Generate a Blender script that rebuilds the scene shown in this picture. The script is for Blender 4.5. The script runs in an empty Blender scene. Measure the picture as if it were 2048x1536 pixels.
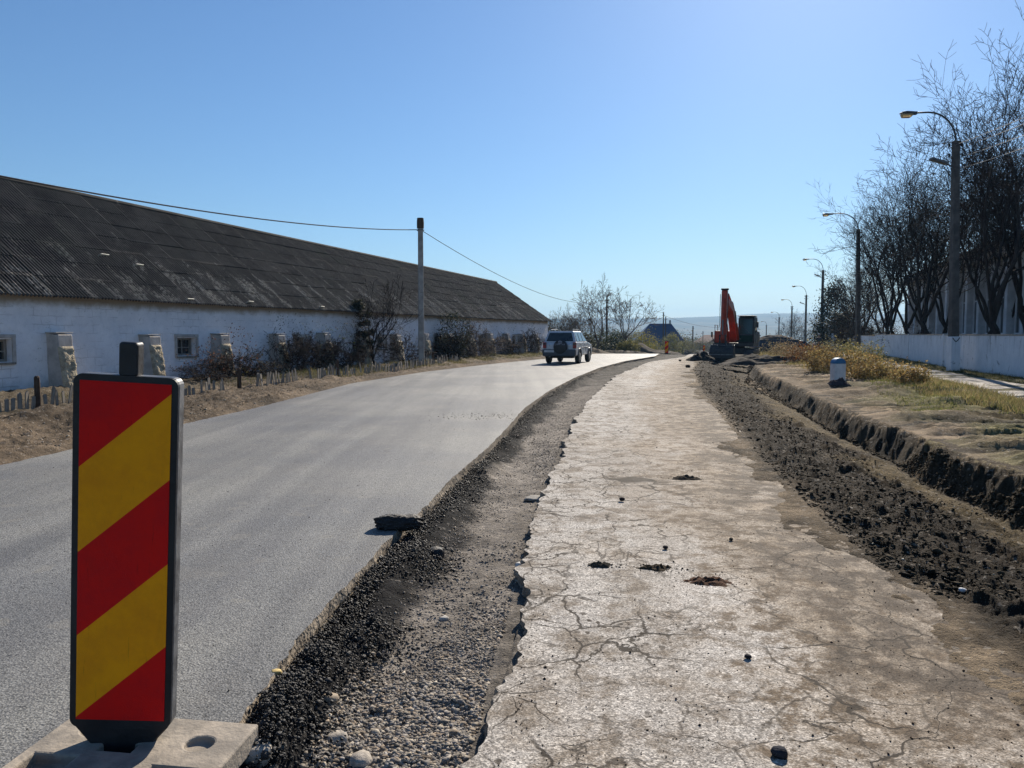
import bpy, bmesh, math, random
import numpy as np
from mathutils import Vector, Matrix, Euler
R = math.radians
scene = bpy.context.scene
COL = scene.collection

# ------------------------------------------------------------------ camera, sky, sun, exposure
F = 1538.0                      # focal length in photo pixels
EYE = 1.45
PITCH = math.atan(100 / F)
cam_d = bpy.data.cameras.new("camera")
cam = bpy.data.objects.new("camera", cam_d)
COL.objects.link(cam)
cam.location = (0, 0, EYE)
cam.rotation_euler = (R(90) - PITCH, 0, 0)
cam_d.sensor_width = 36.0
cam_d.lens = 36.0 * F / 2048.0
cam_d.clip_start = 0.05
cam_d.clip_end = 20000
scene.camera = cam

SUN_AZ, SUN_EL = R(20.8), R(31)
world = bpy.data.worlds.new("World")
scene.world = world
world.use_nodes = True
wn = world.node_tree.nodes
wl = world.node_tree.links
wn.clear()
sky = wn.new('ShaderNodeTexSky')
sky.sky_type = 'NISHITA'
sky.sun_disc = False
sky.sun_elevation = SUN_EL
sky.sun_rotation = SUN_AZ
sky.altitude = 100
sky.air_density = 1.2
sky.dust_density = 0.3
sky.ozone_density = 8.5
bg = wn.new('ShaderNodeBackground')
bg.inputs['Strength'].default_value = 0.064
wo = wn.new('ShaderNodeOutputWorld')
wl.new(sky.outputs[0], bg.inputs[0])
wl.new(bg.outputs[0], wo.inputs[0])

sv = Vector((math.sin(SUN_AZ) * math.cos(SUN_EL), math.cos(SUN_AZ) * math.cos(SUN_EL), math.sin(SUN_EL)))
sun_d = bpy.data.lights.new("sun", 'SUN')
sun_d.energy = 5.0
sun_d.angle = R(0.53)
sun_d.color = (1.0, 0.90, 0.76)
sun = bpy.data.objects.new("sun", sun_d)
COL.objects.link(sun)
sun.rotation_euler = sv.to_track_quat('Z', 'Y').to_euler()
sun.location = (20, 50, 40)

scene.view_settings.view_transform = 'Standard'
scene.view_settings.look = 'None'
scene.view_settings.exposure = 0.72
scene.view_settings.gamma = 1.0
scene.view_settings.use_curve_mapping = False
try:
    scene.cycles.max_bounces = 6
    scene.cycles.diffuse_bounces = 3
    scene.cycles.glossy_bounces = 3
    scene.cycles.transmission_bounces = 5
    scene.cycles.transparent_max_bounces = 8
    scene.cycles.volume_bounces = 0
    scene.cycles.volume_step_rate = 10
except Exception:
    pass

# ------------------------------------------------------------------ measuring helpers
CT, ST = math.cos(PITCH), math.sin(PITCH)
def ray(px, py):
    v = (768 - py) / F
    return ((px - 1024) / F, CT + v * ST, -ST + v * CT)
def G(px, py, z=0.0):
    r = ray(px, py); t = (z - EYE) / r[2]
    return (r[0] * t, r[1] * t)
def P(px, py, Y):
    r = ray(px, py); t = Y / r[1]
    return Vector((r[0] * t, Y, EYE + r[2] * t))

# ------------------------------------------------------------------ numpy noise
def _hash(ix, iy, seed):
    h = (ix.astype(np.int64) * 374761393 + iy.astype(np.int64) * 668265263 + seed * 974634777) & 0xffffffff
    h = ((h ^ (h >> 13)) * 1274126177) & 0xffffffff
    h = h ^ (h >> 16)
    return (h & 0xffff) / 65535.0
def vn(x, y, seed=0):
    x = np.asarray(x, dtype=float); y = np.asarray(y, dtype=float)
    ix = np.floor(x); iy = np.floor(y)
    fx = x - ix; fy = y - iy
    fx = fx * fx * (3 - 2 * fx); fy = fy * fy * (3 - 2 * fy)
    a = _hash(ix, iy, seed); b = _hash(ix + 1, iy, seed)
    c = _hash(ix, iy + 1, seed); d = _hash(ix + 1, iy + 1, seed)
    return (a + (b - a) * fx) * (1 - fy) + (c + (d - c) * fx) * fy - 0.5
def fbm(x, y, seed=0, o=4, g=0.5):
    s = 0; a = 1.0
    for i in range(o):
        s = s + a * vn(x * 2 ** i + 13.7 * i, y * 2 ** i - 7.1 * i, seed + i); a *= g
    return s
def sst(a, b, x):
    t = np.clip((x - a) / (b - a), 0, 1)
    return t * t * (3 - 2 * t)

# ------------------------------------------------------------------ plan curves X(Y)
def curve(pix, far, z=0.0):
    pts = [G(a, b, z) for a, b in pix] + list(far)
    pts.sort(key=lambda p: p[1])
    x0, y0 = pts[0]; x1, y1 = pts[1]
    s = (x1 - x0) / (y1 - y0)
    ys = np.array([y0 - 6] + [p[1] for p in pts]); xs = np.array([x0 - 6 * s] + [p[0] for p in pts])
    gy = np.linspace(ys[0], ys[-1], 800)
    gx = np.interp(gy, ys, xs)
    k = np.hanning(13); k /= k.sum()
    gp = np.concatenate([np.full(6, 0) + gx[0] - (gx[1] - gx[0]) * np.arange(6, 0, -1), gx, gx[-1] + (gx[-1] - gx[-2]) * np.arange(1, 7)])
    gx = np.convolve(gp, k, 'valid')
    # keep close range exact (dense samples needed near camera)
    yy = np.concatenate([ys[ys < 12], gy[gy >= 12]])
    xx = np.concatenate([xs[ys < 12], gx[gy >= 12]])
    sl = (xs[-1] - xs[-2]) / (ys[-1] - ys[-2])
    yy = np.append(yy, 1000); xx = np.append(xx, xs[-1] + sl * (1000 - ys[-1]))
    return lambda Y: np.interp(Y, yy, xx)
AR = curve([(480, 1440), (600, 1270), (700, 1160), (790, 1065), (850, 1015), (900, 960), (970, 900), (1010, 860), (1050, 815),
            (1100, 780), (1150, 755), (1200, 735), (1250, 722)], [(9.4, 50.5), (11.6, 60), (15.3, 77), (22.5, 100), (31, 125), (52, 186)])
AL = curve([(0, 925), (370, 843), (500, 815), (700, 765), (850, 742), (1000, 725), (1100, 716)],
           [(6.0, 57), (10.5, 77), (16.5, 100), (24.5, 125), (45, 186)])
OL = curve([(930, 1536), (985, 1400), (1000, 1310), (1040, 1180), (1060, 1080), (1085, 1000), (1110, 930), (1140, 850), (1175, 800),
            (1230, 750), (1300, 722)], [(11.2, 50), (14, 60), (19, 77), (26, 100), (34.5, 125), (55, 186)])
OR = curve([(2048, 1335), (1850, 1180), (1740, 1120), (1640, 1040), (1530, 930), (1460, 850), (1400, 780), (1385, 740)],
           [(10.9, 45), (14, 52), (18, 62), (24, 77), (32, 100), (41, 125), (62, 186)])
TF = curve([(2048, 1062), (1962, 1019), (1863, 976), (1790, 929), (1661, 865), (1532, 779), (1500, 757)], [(14.5, 47), (20, 60), (60, 150)], z=-0.38)
TT = curve([(2048, 960), (1962, 938), (1897, 903), (1845, 890), (1747, 856), (1682, 830), (1600, 792), (1523, 762), (1490, 748)],
           [(15.0, 47), (20.5, 60), (60.5, 150)], z=0.03)
def _pl(pts):
    ys = np.array([p[1] for p in pts]); xs = np.array([p[0] for p in pts])
    return lambda Y: np.interp(Y, ys, xs)
SW = _pl([(8.9, 8), (10.6, 14), (12.9, 20.5), (15.1, 29), (19.0, 43), (23.0, 55), (28.5, 72), (37, 100), (60, 180)])     # sidewalk centre
WL = _pl([(13.3, 15), (15.4, 22), (16.4, 26), (17.5, 30.5), (22.0, 43.7), (25.1, 54), (28.2, 65.6), (34, 84), (44, 115)])

HEAPS = [(*G(555, 1450, -.1), .13, .055), (*G(640, 1345, -.1), .12, .05), (*G(735, 1278, -.1), .10, .075), (*G(830, 1130, -.1), .12, .05), (*G(560, 1520, -.1), .09, .03)]
def tz(x, y):
    """smooth terrain under everything"""
    x = np.asarray(x, dtype=float); y = np.asarray(y, dtype=float)
    s = sst(-34, -4, x - AL(y))
    fall = -0.0275 * np.clip(y - 56, 0, None)
    fall = np.where(y < 62, fall * sst(53, 62, y), fall)
    fall = np.maximum(fall, -9.0)
    return fall * (0.25 + 0.75 * s)

def ground_h(x, y):
    x = np.asarray(x, dtype=float); y = np.asarray(y, dtype=float)
    al, ar, ol, orr, tf, tt = AL(y), AR(y), OL(y), OR(y), TF(y), TT(y)
    near = 1 - sst(40, 60, y)
    n1 = fbm(x * 1.1, y * 1.1, 1, 4); n2 = fbm(x * 6, y * 6, 5, 3); n3 = fbm(x * 22, y * 22, 9, 2)
    h = np.zeros_like(x)
    # left verge
    L = sst(0.0, 1.2, al - x)
    hv = 0.03 + 0.07 * L + 0.12 * n1 * L + 0.10 * np.abs(n2) + 0.03 * n3 + 0.10 * np.exp(-((al - x - 1.7) / 0.6) ** 2) * (0.4 + n1)
    hv = hv * sst(-0.25, 0.25, al - x) - 0.05 * (1 - sst(-0.25, 0.15, al - x))
    h = np.where(x < (al + ar) / 2, hv, h)
    # under asphalt
    ua = (x > al + 0.12) & (x < ar - 0.03)
    h = np.where(ua, -0.14, h)
    # ditch
    t = np.clip((x - ar) / np.maximum(ol - ar, 0.2), 0, 1)
    hd = -0.115 + 0.055 * np.exp(-((t - 0.2) / 0.13) ** 2) * (0.8 + 2.2 * fbm(x * 2.6, y * 1.5, 31, 3)) - 0.03 * np.sin(t * math.pi) + 0.02 * n2 + 0.012 * n3 + 0.02 * t
    for hx, hy, hr_, hh_ in HEAPS:
        hd = hd + hh_ * np.exp(-(((x - hx) / hr_) ** 2 + ((y - hy) / (hr_ * 1.5)) ** 2)) * (1 + 1.2 * fbm(x * 18, y * 18, 37, 3))
    hd = np.where(x < ar + 0.02, -0.13, hd)
    h = np.where(x > ar - 0.03, hd, h)
    # under old road, dirt creeping over its right side
    hr = -0.075 + 0 * x
    cre = sst(0.55, 0.0, orr - x + 0.55 * fbm(x * 1.3, y * 0.7, 41, 3) + 0.35 * fbm(x * 6, y * 4, 45, 3))
    hr = hr + cre * (0.058 + 0.012 * n2 + 0.012 * n3)
    h = np.where(x > ol + 0.03, hr, h)
    # trench
    w = np.maximum(tf - orr, 0.3)
    t = np.clip((x - orr) / w, 0, 1)
    clod = np.maximum(fbm(x * 4.5, y * 4.5, 51, 4), -0.1)
    dig = 1 - sst(45.5, 49.5, y)
    roughf = 0.10 * clod + 0.05 * fbm(x * 11, y * 11, 55, 3) + 0.025 * fbm(x * 30, y * 30, 57, 2) * near
    ht = -0.012 - 0.34 * (0.3 * t + 0.7 * sst(0.05, 0.95, t)) * dig + roughf * sst(0.0, 0.12, t) * (1 - 0.6 * sst(0.7, 0.82, t))
    # caterpillar tread ribs near the foot of the bank
    dd = x - tf
    rib = np.maximum(0, np.sin((y * 0.93 + x * 0.38) * 2 * math.pi / 0.19 + 2.0 * vn(x * 2, y * 2, 5))) * 0.045 * (0.6 + fbm(x * 1.5, y * 1.5, 58, 2))
    band = sst(-1.15, -0.95, dd) * (1 - sst(-0.3, -0.12, dd))
    ht = ht + rib * band * dig
    h = np.where(x > orr, ht, h)
    # bank
    jag = 0.16 * fbm(x * 0.8, y * 0.8, 61, 2) + 0.05 * fbm(x * 2.5, y * 2.5, 65, 2)
    wb = np.maximum(tt - tf + 0.30, 0.55)
    tb = np.clip((x + jag - tf + 0.18) / wb, 0, 1)
    lump = (0.12 * fbm(x * 4, y * 4, 66, 4) + 0.11 * fbm(x * 15, y * 15, 68, 3)) * np.sin(np.clip(tb, 0, 1) * math.pi)
    floor = -0.355 * dig
    hb = floor + (0.04 - floor) * (0.12 * tb + 0.88 * sst(0.22, 0.74, tb)) + lump
    h = np.where(tb > 0, np.maximum(hb, np.where(x > tf, -9, h)), h)
    # right verge with scraper ridges
    v = x - tt
    rg = fbm(x * 0.35 + 0.3 * fbm(x, y, 3, 2), y * 2.6, 71, 4) * 0.14 + 0.09 * np.maximum(0, fbm(x * 0.45, y * 5.0, 75, 3) + .1) + 0.02 * n3 + 0.035 * n2
    vj = x + jag - tf + 0.18 - wb
    rg = rg + 0.055 * sst(0.02, 0.22, fbm(x * 0.28 + 3, y * 3.6, 73, 3))
    rg = rg * sst(0, 0.5, vj) * (1 - 0.8 * sst(-2.2, -1.0, x - SW(y)))
    hv2 = 0.04 + rg + 0.05 * sst(-3, 0, x - SW(y)) + 0.10 * n1 * sst(1, 2.5, v) * (1 - sst(-2, -1, x - SW(y)))
    h = np.where(vj > 0, hv2, h)
    fade = 1 - sst(60, 110, y)
    fl = np.where((x > al - .3) & (x < orr + 1), h, h * (0.3 + 0.7 * fade))
    return fl + tz(x, y)

# ------------------------------------------------------------------ mesh helpers
def npmesh(name, V, Fa, smooth=False, col=None, uv=None):
    V = np.asarray(V, dtype=np.float32); Fa = np.asarray(Fa, dtype=np.int32)
    k = Fa.shape[1]
    me = bpy.data.meshes.new(name)
    me.vertices.add(len(V)); me.vertices.foreach_set('co', V.ravel())
    me.loops.add(Fa.size); me.loops.foreach_set('vertex_index', Fa.ravel())
    me.polygons.add(len(Fa)); me.polygons.foreach_set('loop_start', np.arange(0, Fa.size, k, dtype=np.int32))
    me.polygons.foreach_set('loop_total', np.full(len(Fa), k, dtype=np.int32))
    if smooth:
        me.polygons.foreach_set('use_smooth', np.ones(len(Fa), dtype=bool))
    me.update(calc_edges=True)
    if col is not None:
        at = me.color_attributes.new('Col', 'FLOAT_COLOR', 'POINT')
        c = np.ones((len(V), 4), dtype=np.float32); c[:, :3] = col
        at.data.foreach_set('color', c.ravel())
    return me
def link(name, me, mat=None, parent=None, loc=(0, 0, 0), rot=(0, 0, 0)):
    o = bpy.data.objects.new(name, me)
    COL.objects.link(o)
    o.location = loc; o.rotation_euler = rot
    if mat is not None and len(me.materials) == 0:
        me.materials.append(mat)
    if parent: o.parent = parent
    return o
def tag(o, label=None, cat=None, group=None, kind=None):
    if label: o['label'] = label
    if cat: o['category'] = cat
    if group: o['group'] = group
    if kind: o['kind'] = kind
    return o
def thing(name, label, cat, loc=(0, 0, 0), rz=0.0, group=None):
    o = bpy.data.objects.new(name, None)
    COL.objects.link(o)
    o.location = loc; o.rotation_euler = (0, 0, rz)
    o.empty_display_size = 0.2
    return tag(o, label, cat, group)
def dup(root, loc, rz=0.0, label=None, scale=None, group=None):
    def cp(o, par):
        c = o.copy(); COL.objects.link(c)
        if par: c.parent = par
        for ch in list(o.children): cp(ch, c)
        return c
    r = cp(root, None)
    r.location = loc; r.rotation_euler = (0, 0, rz)
    if scale: r.scale = scale if hasattr(scale, '__len__') else (scale,) * 3
    if label: r['label'] = label
    if group: r['group'] = group
    return r

class MB:
    def __init__(s): s.v = []; s.f = []
    def add(s, vs, fs):
        b = len(s.v); s.v += [tuple(v) for v in vs]; s.f += [tuple(b + i for i in f) for f in fs]; return s
    def box(s, c, size, rz=0, rx=0, ry=0):
        m = Matrix.Translation(c) @ Euler((rx, ry, rz)).to_matrix().to_4x4()
        h = [k / 2 for k in size]
        vs = [m @ Vector((sx * h[0], sy * h[1], sz * h[2])) for sx in (-1, 1) for sy in (-1, 1) for sz in (-1, 1)]
        return s.add(vs, [(0, 1, 3, 2), (4, 6, 7, 5), (0, 4, 5, 1), (2, 3, 7, 6), (0, 2, 6, 4), (1, 5, 7, 3)])
    def prism(s, poly, a, b, axis='x'):
        """polygon in the plane across axis, extruded from a to b"""
        def mk(u, v, w):
            return {'x': (w, u, v), 'y': (u, w, v), 'z': (u, v, w)}[axis]
        n = len(poly)
        vs = [mk(u, v, a) for u, v in poly] + [mk(u, v, b) for u, v in poly]
        fs = [tuple(range(n))[::-1], tuple(range(n, 2 * n))] + [(i, (i + 1) % n, n + (i + 1) % n, n + i) for i in range(n)]
        return s.add(vs, fs)
    def tube(s, pts, r, n=8, cap=True):
        pts = [Vector(p) for p in pts]
        rs = r if hasattr(r, '__len__') else [r] * len(pts)
        vs = []; fs = []
        for i, p in enumerate(pts):
            d = (pts[min(i + 1, len(pts) - 1)] - pts[max(i - 1, 0)]).normalized()
            a = d.cross(Vector((0, 0, 1)))
            if a.length < 1e-3: a = d.cross(Vector((1, 0, 0)))
            a.normalize(); b = a.cross(d).normalized()
            for k in range(n):
                t = 2 * math.pi * k / n
                vs.append(p + (a * math.cos(t) + b * math.sin(t)) * rs[i])
        for i in range(len(pts) - 1):
            for k in range(n):
                fs.append((i * n + k, i * n + (k + 1) % n, (i + 1) * n + (k + 1) % n, (i + 1) * n + k))
        if cap:
            fs.append(tuple(range(n))); fs.append(tuple(range((len(pts) - 1) * n, len(pts) * n))[::-1])
        return s.add(vs, fs)
    def lathe(s, prof, n=16, c=(0, 0, 0), axis='z'):
        vs = []; fs = []
        for r, z in prof:
            for k in range(n):
                t = 2 * math.pi * k / n
                p = {'z': (r * math.cos(t), r * math.sin(t), z), 'y': (r * math.cos(t), z, r * math.sin(t)), 'x': (z, r * math.cos(t), r * math.sin(t))}[axis]
                vs.append((p[0] + c[0], p[1] + c[1], p[2] + c[2]))
        m = len(prof)
        for i in range(m - 1):
            for k in range(n):
                fs.append((i * n + k, i * n + (k + 1) % n, (i + 1) * n + (k + 1) % n, (i + 1) * n + k))
        fs.append(tuple(range(n))); fs.append(tuple(range((m - 1) * n, m * n))[::-1])
        return s.add(vs, fs)
    def mesh(s, name, mat=None, smooth=False):
        me = bpy.data.meshes.new(name)
        me.from_pydata(s.v, [], s.f)
        bm = bmesh.new(); bm.from_mesh(me)
        bmesh.ops.recalc_face_normals(bm, faces=bm.faces)
        bm.to_mesh(me); bm.free()
        if smooth:
            for p in me.polygons: p.use_smooth = True
        if mat: me.materials.append(mat)
        return me
    def build(s, name, mat, parent=None, bevel=0, smooth=False, seg=2, loc=(0, 0, 0), rot=(0, 0, 0)):
        o = link(name, s.mesh(name, mat, smooth), None, parent, loc, rot)
        if bevel:
            b = o.modifiers.new('bevel', 'BEVEL'); b.width = bevel; b.segments = seg; b.limit_method = 'ANGLE'; b.angle_limit = R(40)
        return o

ICO = None
def ico():
    global ICO
    if ICO is None:
        bm = bmesh.new(); bmesh.ops.create_icosphere(bm, subdivisions=1, radius=1)
        v = np.array([x.co[:] for x in bm.verts]); f = np.array([[q.index for q in p.verts] for p in bm.faces]); bm.free()
        ICO = (v, f)
    return ICO
OCT = (np.array([[1, 0, 0], [-1, 0, 0], [0, 1, 0], [0, -1, 0], [0, 0, 1], [0, 0, -1.0]]) * 1.15, np.array([[0, 2, 4], [2, 1, 4], [1, 3, 4], [3, 0, 4], [2, 0, 5], [1, 2, 5], [3, 1, 5], [0, 3, 5]]))
def stones(name, pts, sizes, mat, rng, cols=None, flat=0.7, parent=None, jit=0.28):
    big = (sizes / pts[:, 1] > 0.0030) if len(pts) > 800 else np.ones(len(pts), bool)
    parts_ = []
    if cols is None: cols = np.ones((len(pts), 3))
    off = 0
    for sel, (v, f) in ((big, ico()), (~big, OCT)):
        if not sel.any(): continue
        V, Fa, C = _stones(pts[sel], sizes[sel], v, f, rng, cols[sel], flat, jit)
        parts_.append((V, Fa + off, C)); off += len(V)
    me = npmesh(name, np.concatenate([q[0] for q in parts_]), np.concatenate([q[1] for q in parts_]), col=np.concatenate([q[2] for q in parts_]))
    return link(name, me, mat, parent)
def _stones(pts, sizes, v, f, rng, cols, flat, jit):
    n = len(pts)
    ang = rng.uniform(0, 2 * math.pi, n)
    sc = np.stack([rng.uniform(0.75, 1.3, n), rng.uniform(0.75, 1.3, n), rng.uniform(flat * .75, flat * 1.25, n)], 1) * sizes[:, None]
    V = v[None] * (1 + rng.uniform(-jit, jit, (n, len(v), 1)))
    V = V * sc[:, None, :]
    tl = rng.uniform(-0.5, 0.5, n)
    c, s_ = np.cos(tl)[:, None], np.sin(tl)[:, None]
    y, z = V[..., 1] * c - V[..., 2] * s_, V[..., 1] * s_ + V[..., 2] * c
    c, s_ = np.cos(ang)[:, None], np.sin(ang)[:, None]
    x, y = V[..., 0] * c - y * s_, V[..., 0] * s_ + y * c
    V = np.stack([x, y, z], -1) + pts[:, None, :]
    Fa = f[None] + (np.arange(n) * len(v))[:, None, None]
    return V.reshape(-1, 3), Fa.reshape(-1, 3), np.repeat(cols, len(v), 0)
def segs_mesh(name, S, n=3):
    """S: (N,8) p0,p1,r0,r1 -> open tubes"""
    S = np.asarray(S, dtype=float)
    p0, p1, r0, r1 = S[:, :3], S[:, 3:6], S[:, 6], S[:, 7]
    d = p1 - p0; d /= np.maximum(np.linalg.norm(d, axis=1, keepdims=True), 1e-6)
    ref = np.where(np.abs(d[:, 2:3]) > 0.9, np.array([[1.0, 0, 0]]), np.array([[0, 0, 1.0]]))
    a = np.cross(d, ref); a /= np.linalg.norm(a, axis=1, keepdims=True)
    b = np.cross(a, d)
    t = np.arange(n) * 2 * math.pi / n
    off = a[:, None] * np.cos(t)[None, :, None] + b[:, None] * np.sin(t)[None, :, None]
    V = np.concatenate([p0[:, None] + off * r0[:, None, None], p1[:, None] + off * r1[:, None, None]], 1)
    k = np.arange(n); k2 = (k + 1) % n
    Fq = np.stack([k, k2, n + k2, n + k], 1)
    Fa = Fq[None] + (np.arange(len(S)) * 2 * n)[:, None, None]
    return npmesh(name, V.reshape(-1, 3), Fa.reshape(-1, 4), smooth=True)
def quads_mesh(name, C, size, rng, up=0.0, asp=1.6, cols=None):
    """small leaf quads (diamonds) at C"""
    n = len(C)
    d = rng.normal(size=(n, 3)); d[:, 2] += up; d /= np.linalg.norm(d, axis=1, keepdims=True)
    e = rng.normal(size=(n, 3)); e = np.cross(d, e); e /= np.linalg.norm(e, axis=1, keepdims=True)
    s = (size * rng.uniform(0.6, 1.3, n))[:, None]
    V = np.stack([C - d * s * asp * .5, C + e * s * .5, C + d * s * asp * .5, C - e * s * .5], 1)
    Fa = np.arange(n * 4).reshape(-1, 4)
    col = None if cols is None else np.repeat(cols, 4, 0)
    return npmesh(name, V.reshape(-1, 3), Fa, col=col)
def blades_mesh(name, B, h, w, rng, lean=0.5, cols=None):
    n = len(B)
    a = rng.uniform(0, 2 * math.pi, n); hh = h * rng.uniform(0.4, 1.15, n)
    dx = np.cos(a) * w / 2; dy = np.sin(a) * w / 2
    l = rng.normal(0, lean, (n, 2)) * hh[:, None]
    z0 = B[:, 2] - 0.01
    V = np.stack([np.stack([B[:, 0] - dx, B[:, 1] - dy, z0], 1), np.stack([B[:, 0] + dx, B[:, 1] + dy, z0], 1),
                  np.stack([B[:, 0] + l[:, 0], B[:, 1] + l[:, 1], z0 + hh], 1)], 1)
    col = None if cols is None else np.repeat(cols, 3, 0)
    return npmesh(name, V.reshape(-1, 3), np.arange(n * 3).reshape(-1, 3), col=col)

# ------------------------------------------------------------------ materials
class NT:
    def __init__(s, name):
        s.m = bpy.data.materials.new(name); s.m.use_nodes = True
        s.n = s.m.node_tree.nodes; s.l = s.m.node_tree.links
        s.b = s.n['Principled BSDF']
        s.geo = None
    def pos(s):
        if not s.geo: s.geo = s.n.new('ShaderNodeNewGeometry')
        return s.geo.outputs['Position']
    def obj(s):
        return s.n.new('ShaderNodeTexCoord').outputs['Object']
    def con(s, a, b):
        if hasattr(a, 'node'): s.l.new(a, b)
        else: b.default_value = a
    def noise(s, vec, scale, detail=3, rough=0.55, dist=0):
        t = s.n.new('ShaderNodeTexNoise'); s.l.new(vec, t.inputs['Vector'])
        t.inputs['Scale'].default_value = scale; t.inputs['Detail'].default_value = detail
        t.inputs['Roughness'].default_value = rough; t.inputs['Distortion'].default_value = dist
        return t.outputs['Fac']
    def noisec(s, vec, scale, detail=3):
        t = s.n.new('ShaderNodeTexNoise'); s.l.new(vec, t.inputs['Vector'])
        t.inputs['Scale'].default_value = scale; t.inputs['Detail'].default_value = detail
        return t.outputs['Color']
    def voro(s, vec, scale, feature='F1', rnd=1.0):
        t = s.n.new('ShaderNodeTexVoronoi'); s.l.new(vec, t.inputs['Vector']); t.feature = feature
        t.inputs['Scale'].default_value = scale
        t.inputs['Randomness'].default_value = rnd
        return t.outputs['Distance']
    def vorocol(s, vec, scale):
        t = s.n.new('ShaderNodeTexVoronoi'); s.l.new(vec, t.inputs['Vector'])
        t.inputs['Scale'].default_value = scale
        return t.outputs['Color']
    def ramp(s, fac, a, b, va=0.0, vb=1.0, smooth=True):
        t = s.n.new('ShaderNodeMapRange'); s.con(fac, t.inputs['Value'])
        if smooth: t.interpolation_type = 'SMOOTHSTEP'
        t.inputs['From Min'].default_value = a; t.inputs['From Max'].default_value = b
        t.inputs['To Min'].default_value = va; t.inputs['To Max'].default_value = vb
        return t.outputs['Result']
    def mth(s, op, a, b=0.0):
        t = s.n.new('ShaderNodeMath'); t.operation = op
        s.con(a, t.inputs[0]); s.con(b, t.inputs[1])
        return t.outputs[0]
    def vmth(s, op, a, b):
        t = s.n.new('ShaderNodeVectorMath'); t.operation = op
        s.con(a, t.inputs[0]); s.con(b, t.inputs[1])
        return t.outputs[0]
    def mix(s, fac, a, b, mode='MIX'):
        t = s.n.new('ShaderNodeMix'); t.data_type = 'RGBA'; t.blend_type = mode
        s.con(fac, t.inputs[0])
        for v, i in ((a, 6), (b, 7)):
            if hasattr(v, 'node'): s.l.new(v, t.inputs[i])
            else: t.inputs[i].default_value = (v[0], v[1], v[2], 1)
        return t.outputs[2]
    def sep(s, v):
        t = s.n.new('ShaderNodeSeparateXYZ'); s.l.new(v, t.inputs[0]); return t.outputs
    def attr(s, name='Col'):
        t = s.n.new('ShaderNodeAttribute'); t.attribute_name = name; return t.outputs['Color']
    def map(s, v, scale=(1, 1, 1), rot=(0, 0, 0)):
        t = s.n.new('ShaderNodeMapping'); s.l.new(v, t.inputs[0]); t.inputs['Scale'].default_value = scale; t.inputs['Rotation'].default_value = rot
        return t.outputs[0]
    def rnd(s):
        return s.n.new('ShaderNodeObjectInfo').outputs['Random']
    def bump(s, h, strength=0.3, dist=0.01, nrm=None):
        t = s.n.new('ShaderNodeBump'); s.l.new(h, t.inputs['Height'])
        t.inputs['Strength'].default_value = strength; t.inputs['Distance'].default_value = dist
        if nrm is not None: s.l.new(nrm, t.inputs['Normal'])
        return t.outputs[0]
    def out(s, col=None, rough=None, nrm=None, metal=None, spec=None):
        if col is not None:
            if hasattr(col, 'node'): s.l.new(col, s.b.inputs['Base Color'])
            else: s.b.inputs['Base Color'].default_value = (col[0], col[1], col[2], 1)
        if rough is not None: s.con(rough, s.b.inputs['Roughness'])
        if metal is not None: s.con(metal, s.b.inputs['Metallic'])
        if nrm is not None: s.l.new(nrm, s.b.inputs['Normal'])
        if spec is not None: s.b.inputs['Specular IOR Level'].default_value = spec
        return s.m
def pm(name, c1, c2=None, scale=4.0, rough=0.8, bump=0.0, bscale=40, metal=0.0, spec=0.4, world=False, dist=0.01):
    t = NT(name)
    v = t.pos() if world else t.obj()
    if c2 is None: c2 = tuple(k * 0.75 for k in c1)
    n = t.noise(v, scale, 5, 0.6)
    c = t.mix(t.ramp(n, 0.35, 0.65), c1, c2)
    nr = t.bump(t.noise(v, bscale, 3), bump, dist) if bump else None
    r = t.ramp(t.noise(v, scale * 3, 3), 0.3, 0.7, max(rough - 0.08, 0), min(rough + 0.08, 1))
    return t.out(c, r, nr, metal, spec)

def m_ground():
    t = NT('ground_soil'); p = t.pos()
    c = t.attr()
    n = t.noise(p, 5, 6, 0.65); n2 = t.noise(p, 55, 4, 0.7)
    c = t.mix(1.0, c, t.mix(t.ramp(n, 0.3, 0.7), (0.62, 0.6, 0.58), (1.25, 1.22, 1.2)), 'MULTIPLY')
    c = t.mix(1.0, c, t.mix(t.ramp(n2, 0.3, 0.7), (0.7, 0.7, 0.7), (1.25, 1.25, 1.25)), 'MULTIPLY')
    v = t.vorocol(p, 38)
    pale = t.ramp(t.sep(v)[0], 0.94, 0.98)
    c = t.mix(t.mth('MULTIPLY', pale, 0.35), c, (0.42, 0.38, 0.33))
    h = t.mth('ADD', t.noise(p, 14, 6, 0.7), t.mth('MULTIPLY', t.noise(p, 70, 3, 0.7), 0.45))
    return t.out(c, 0.95, t.bump(h, 0.9, 0.05), spec=0.12)
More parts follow.
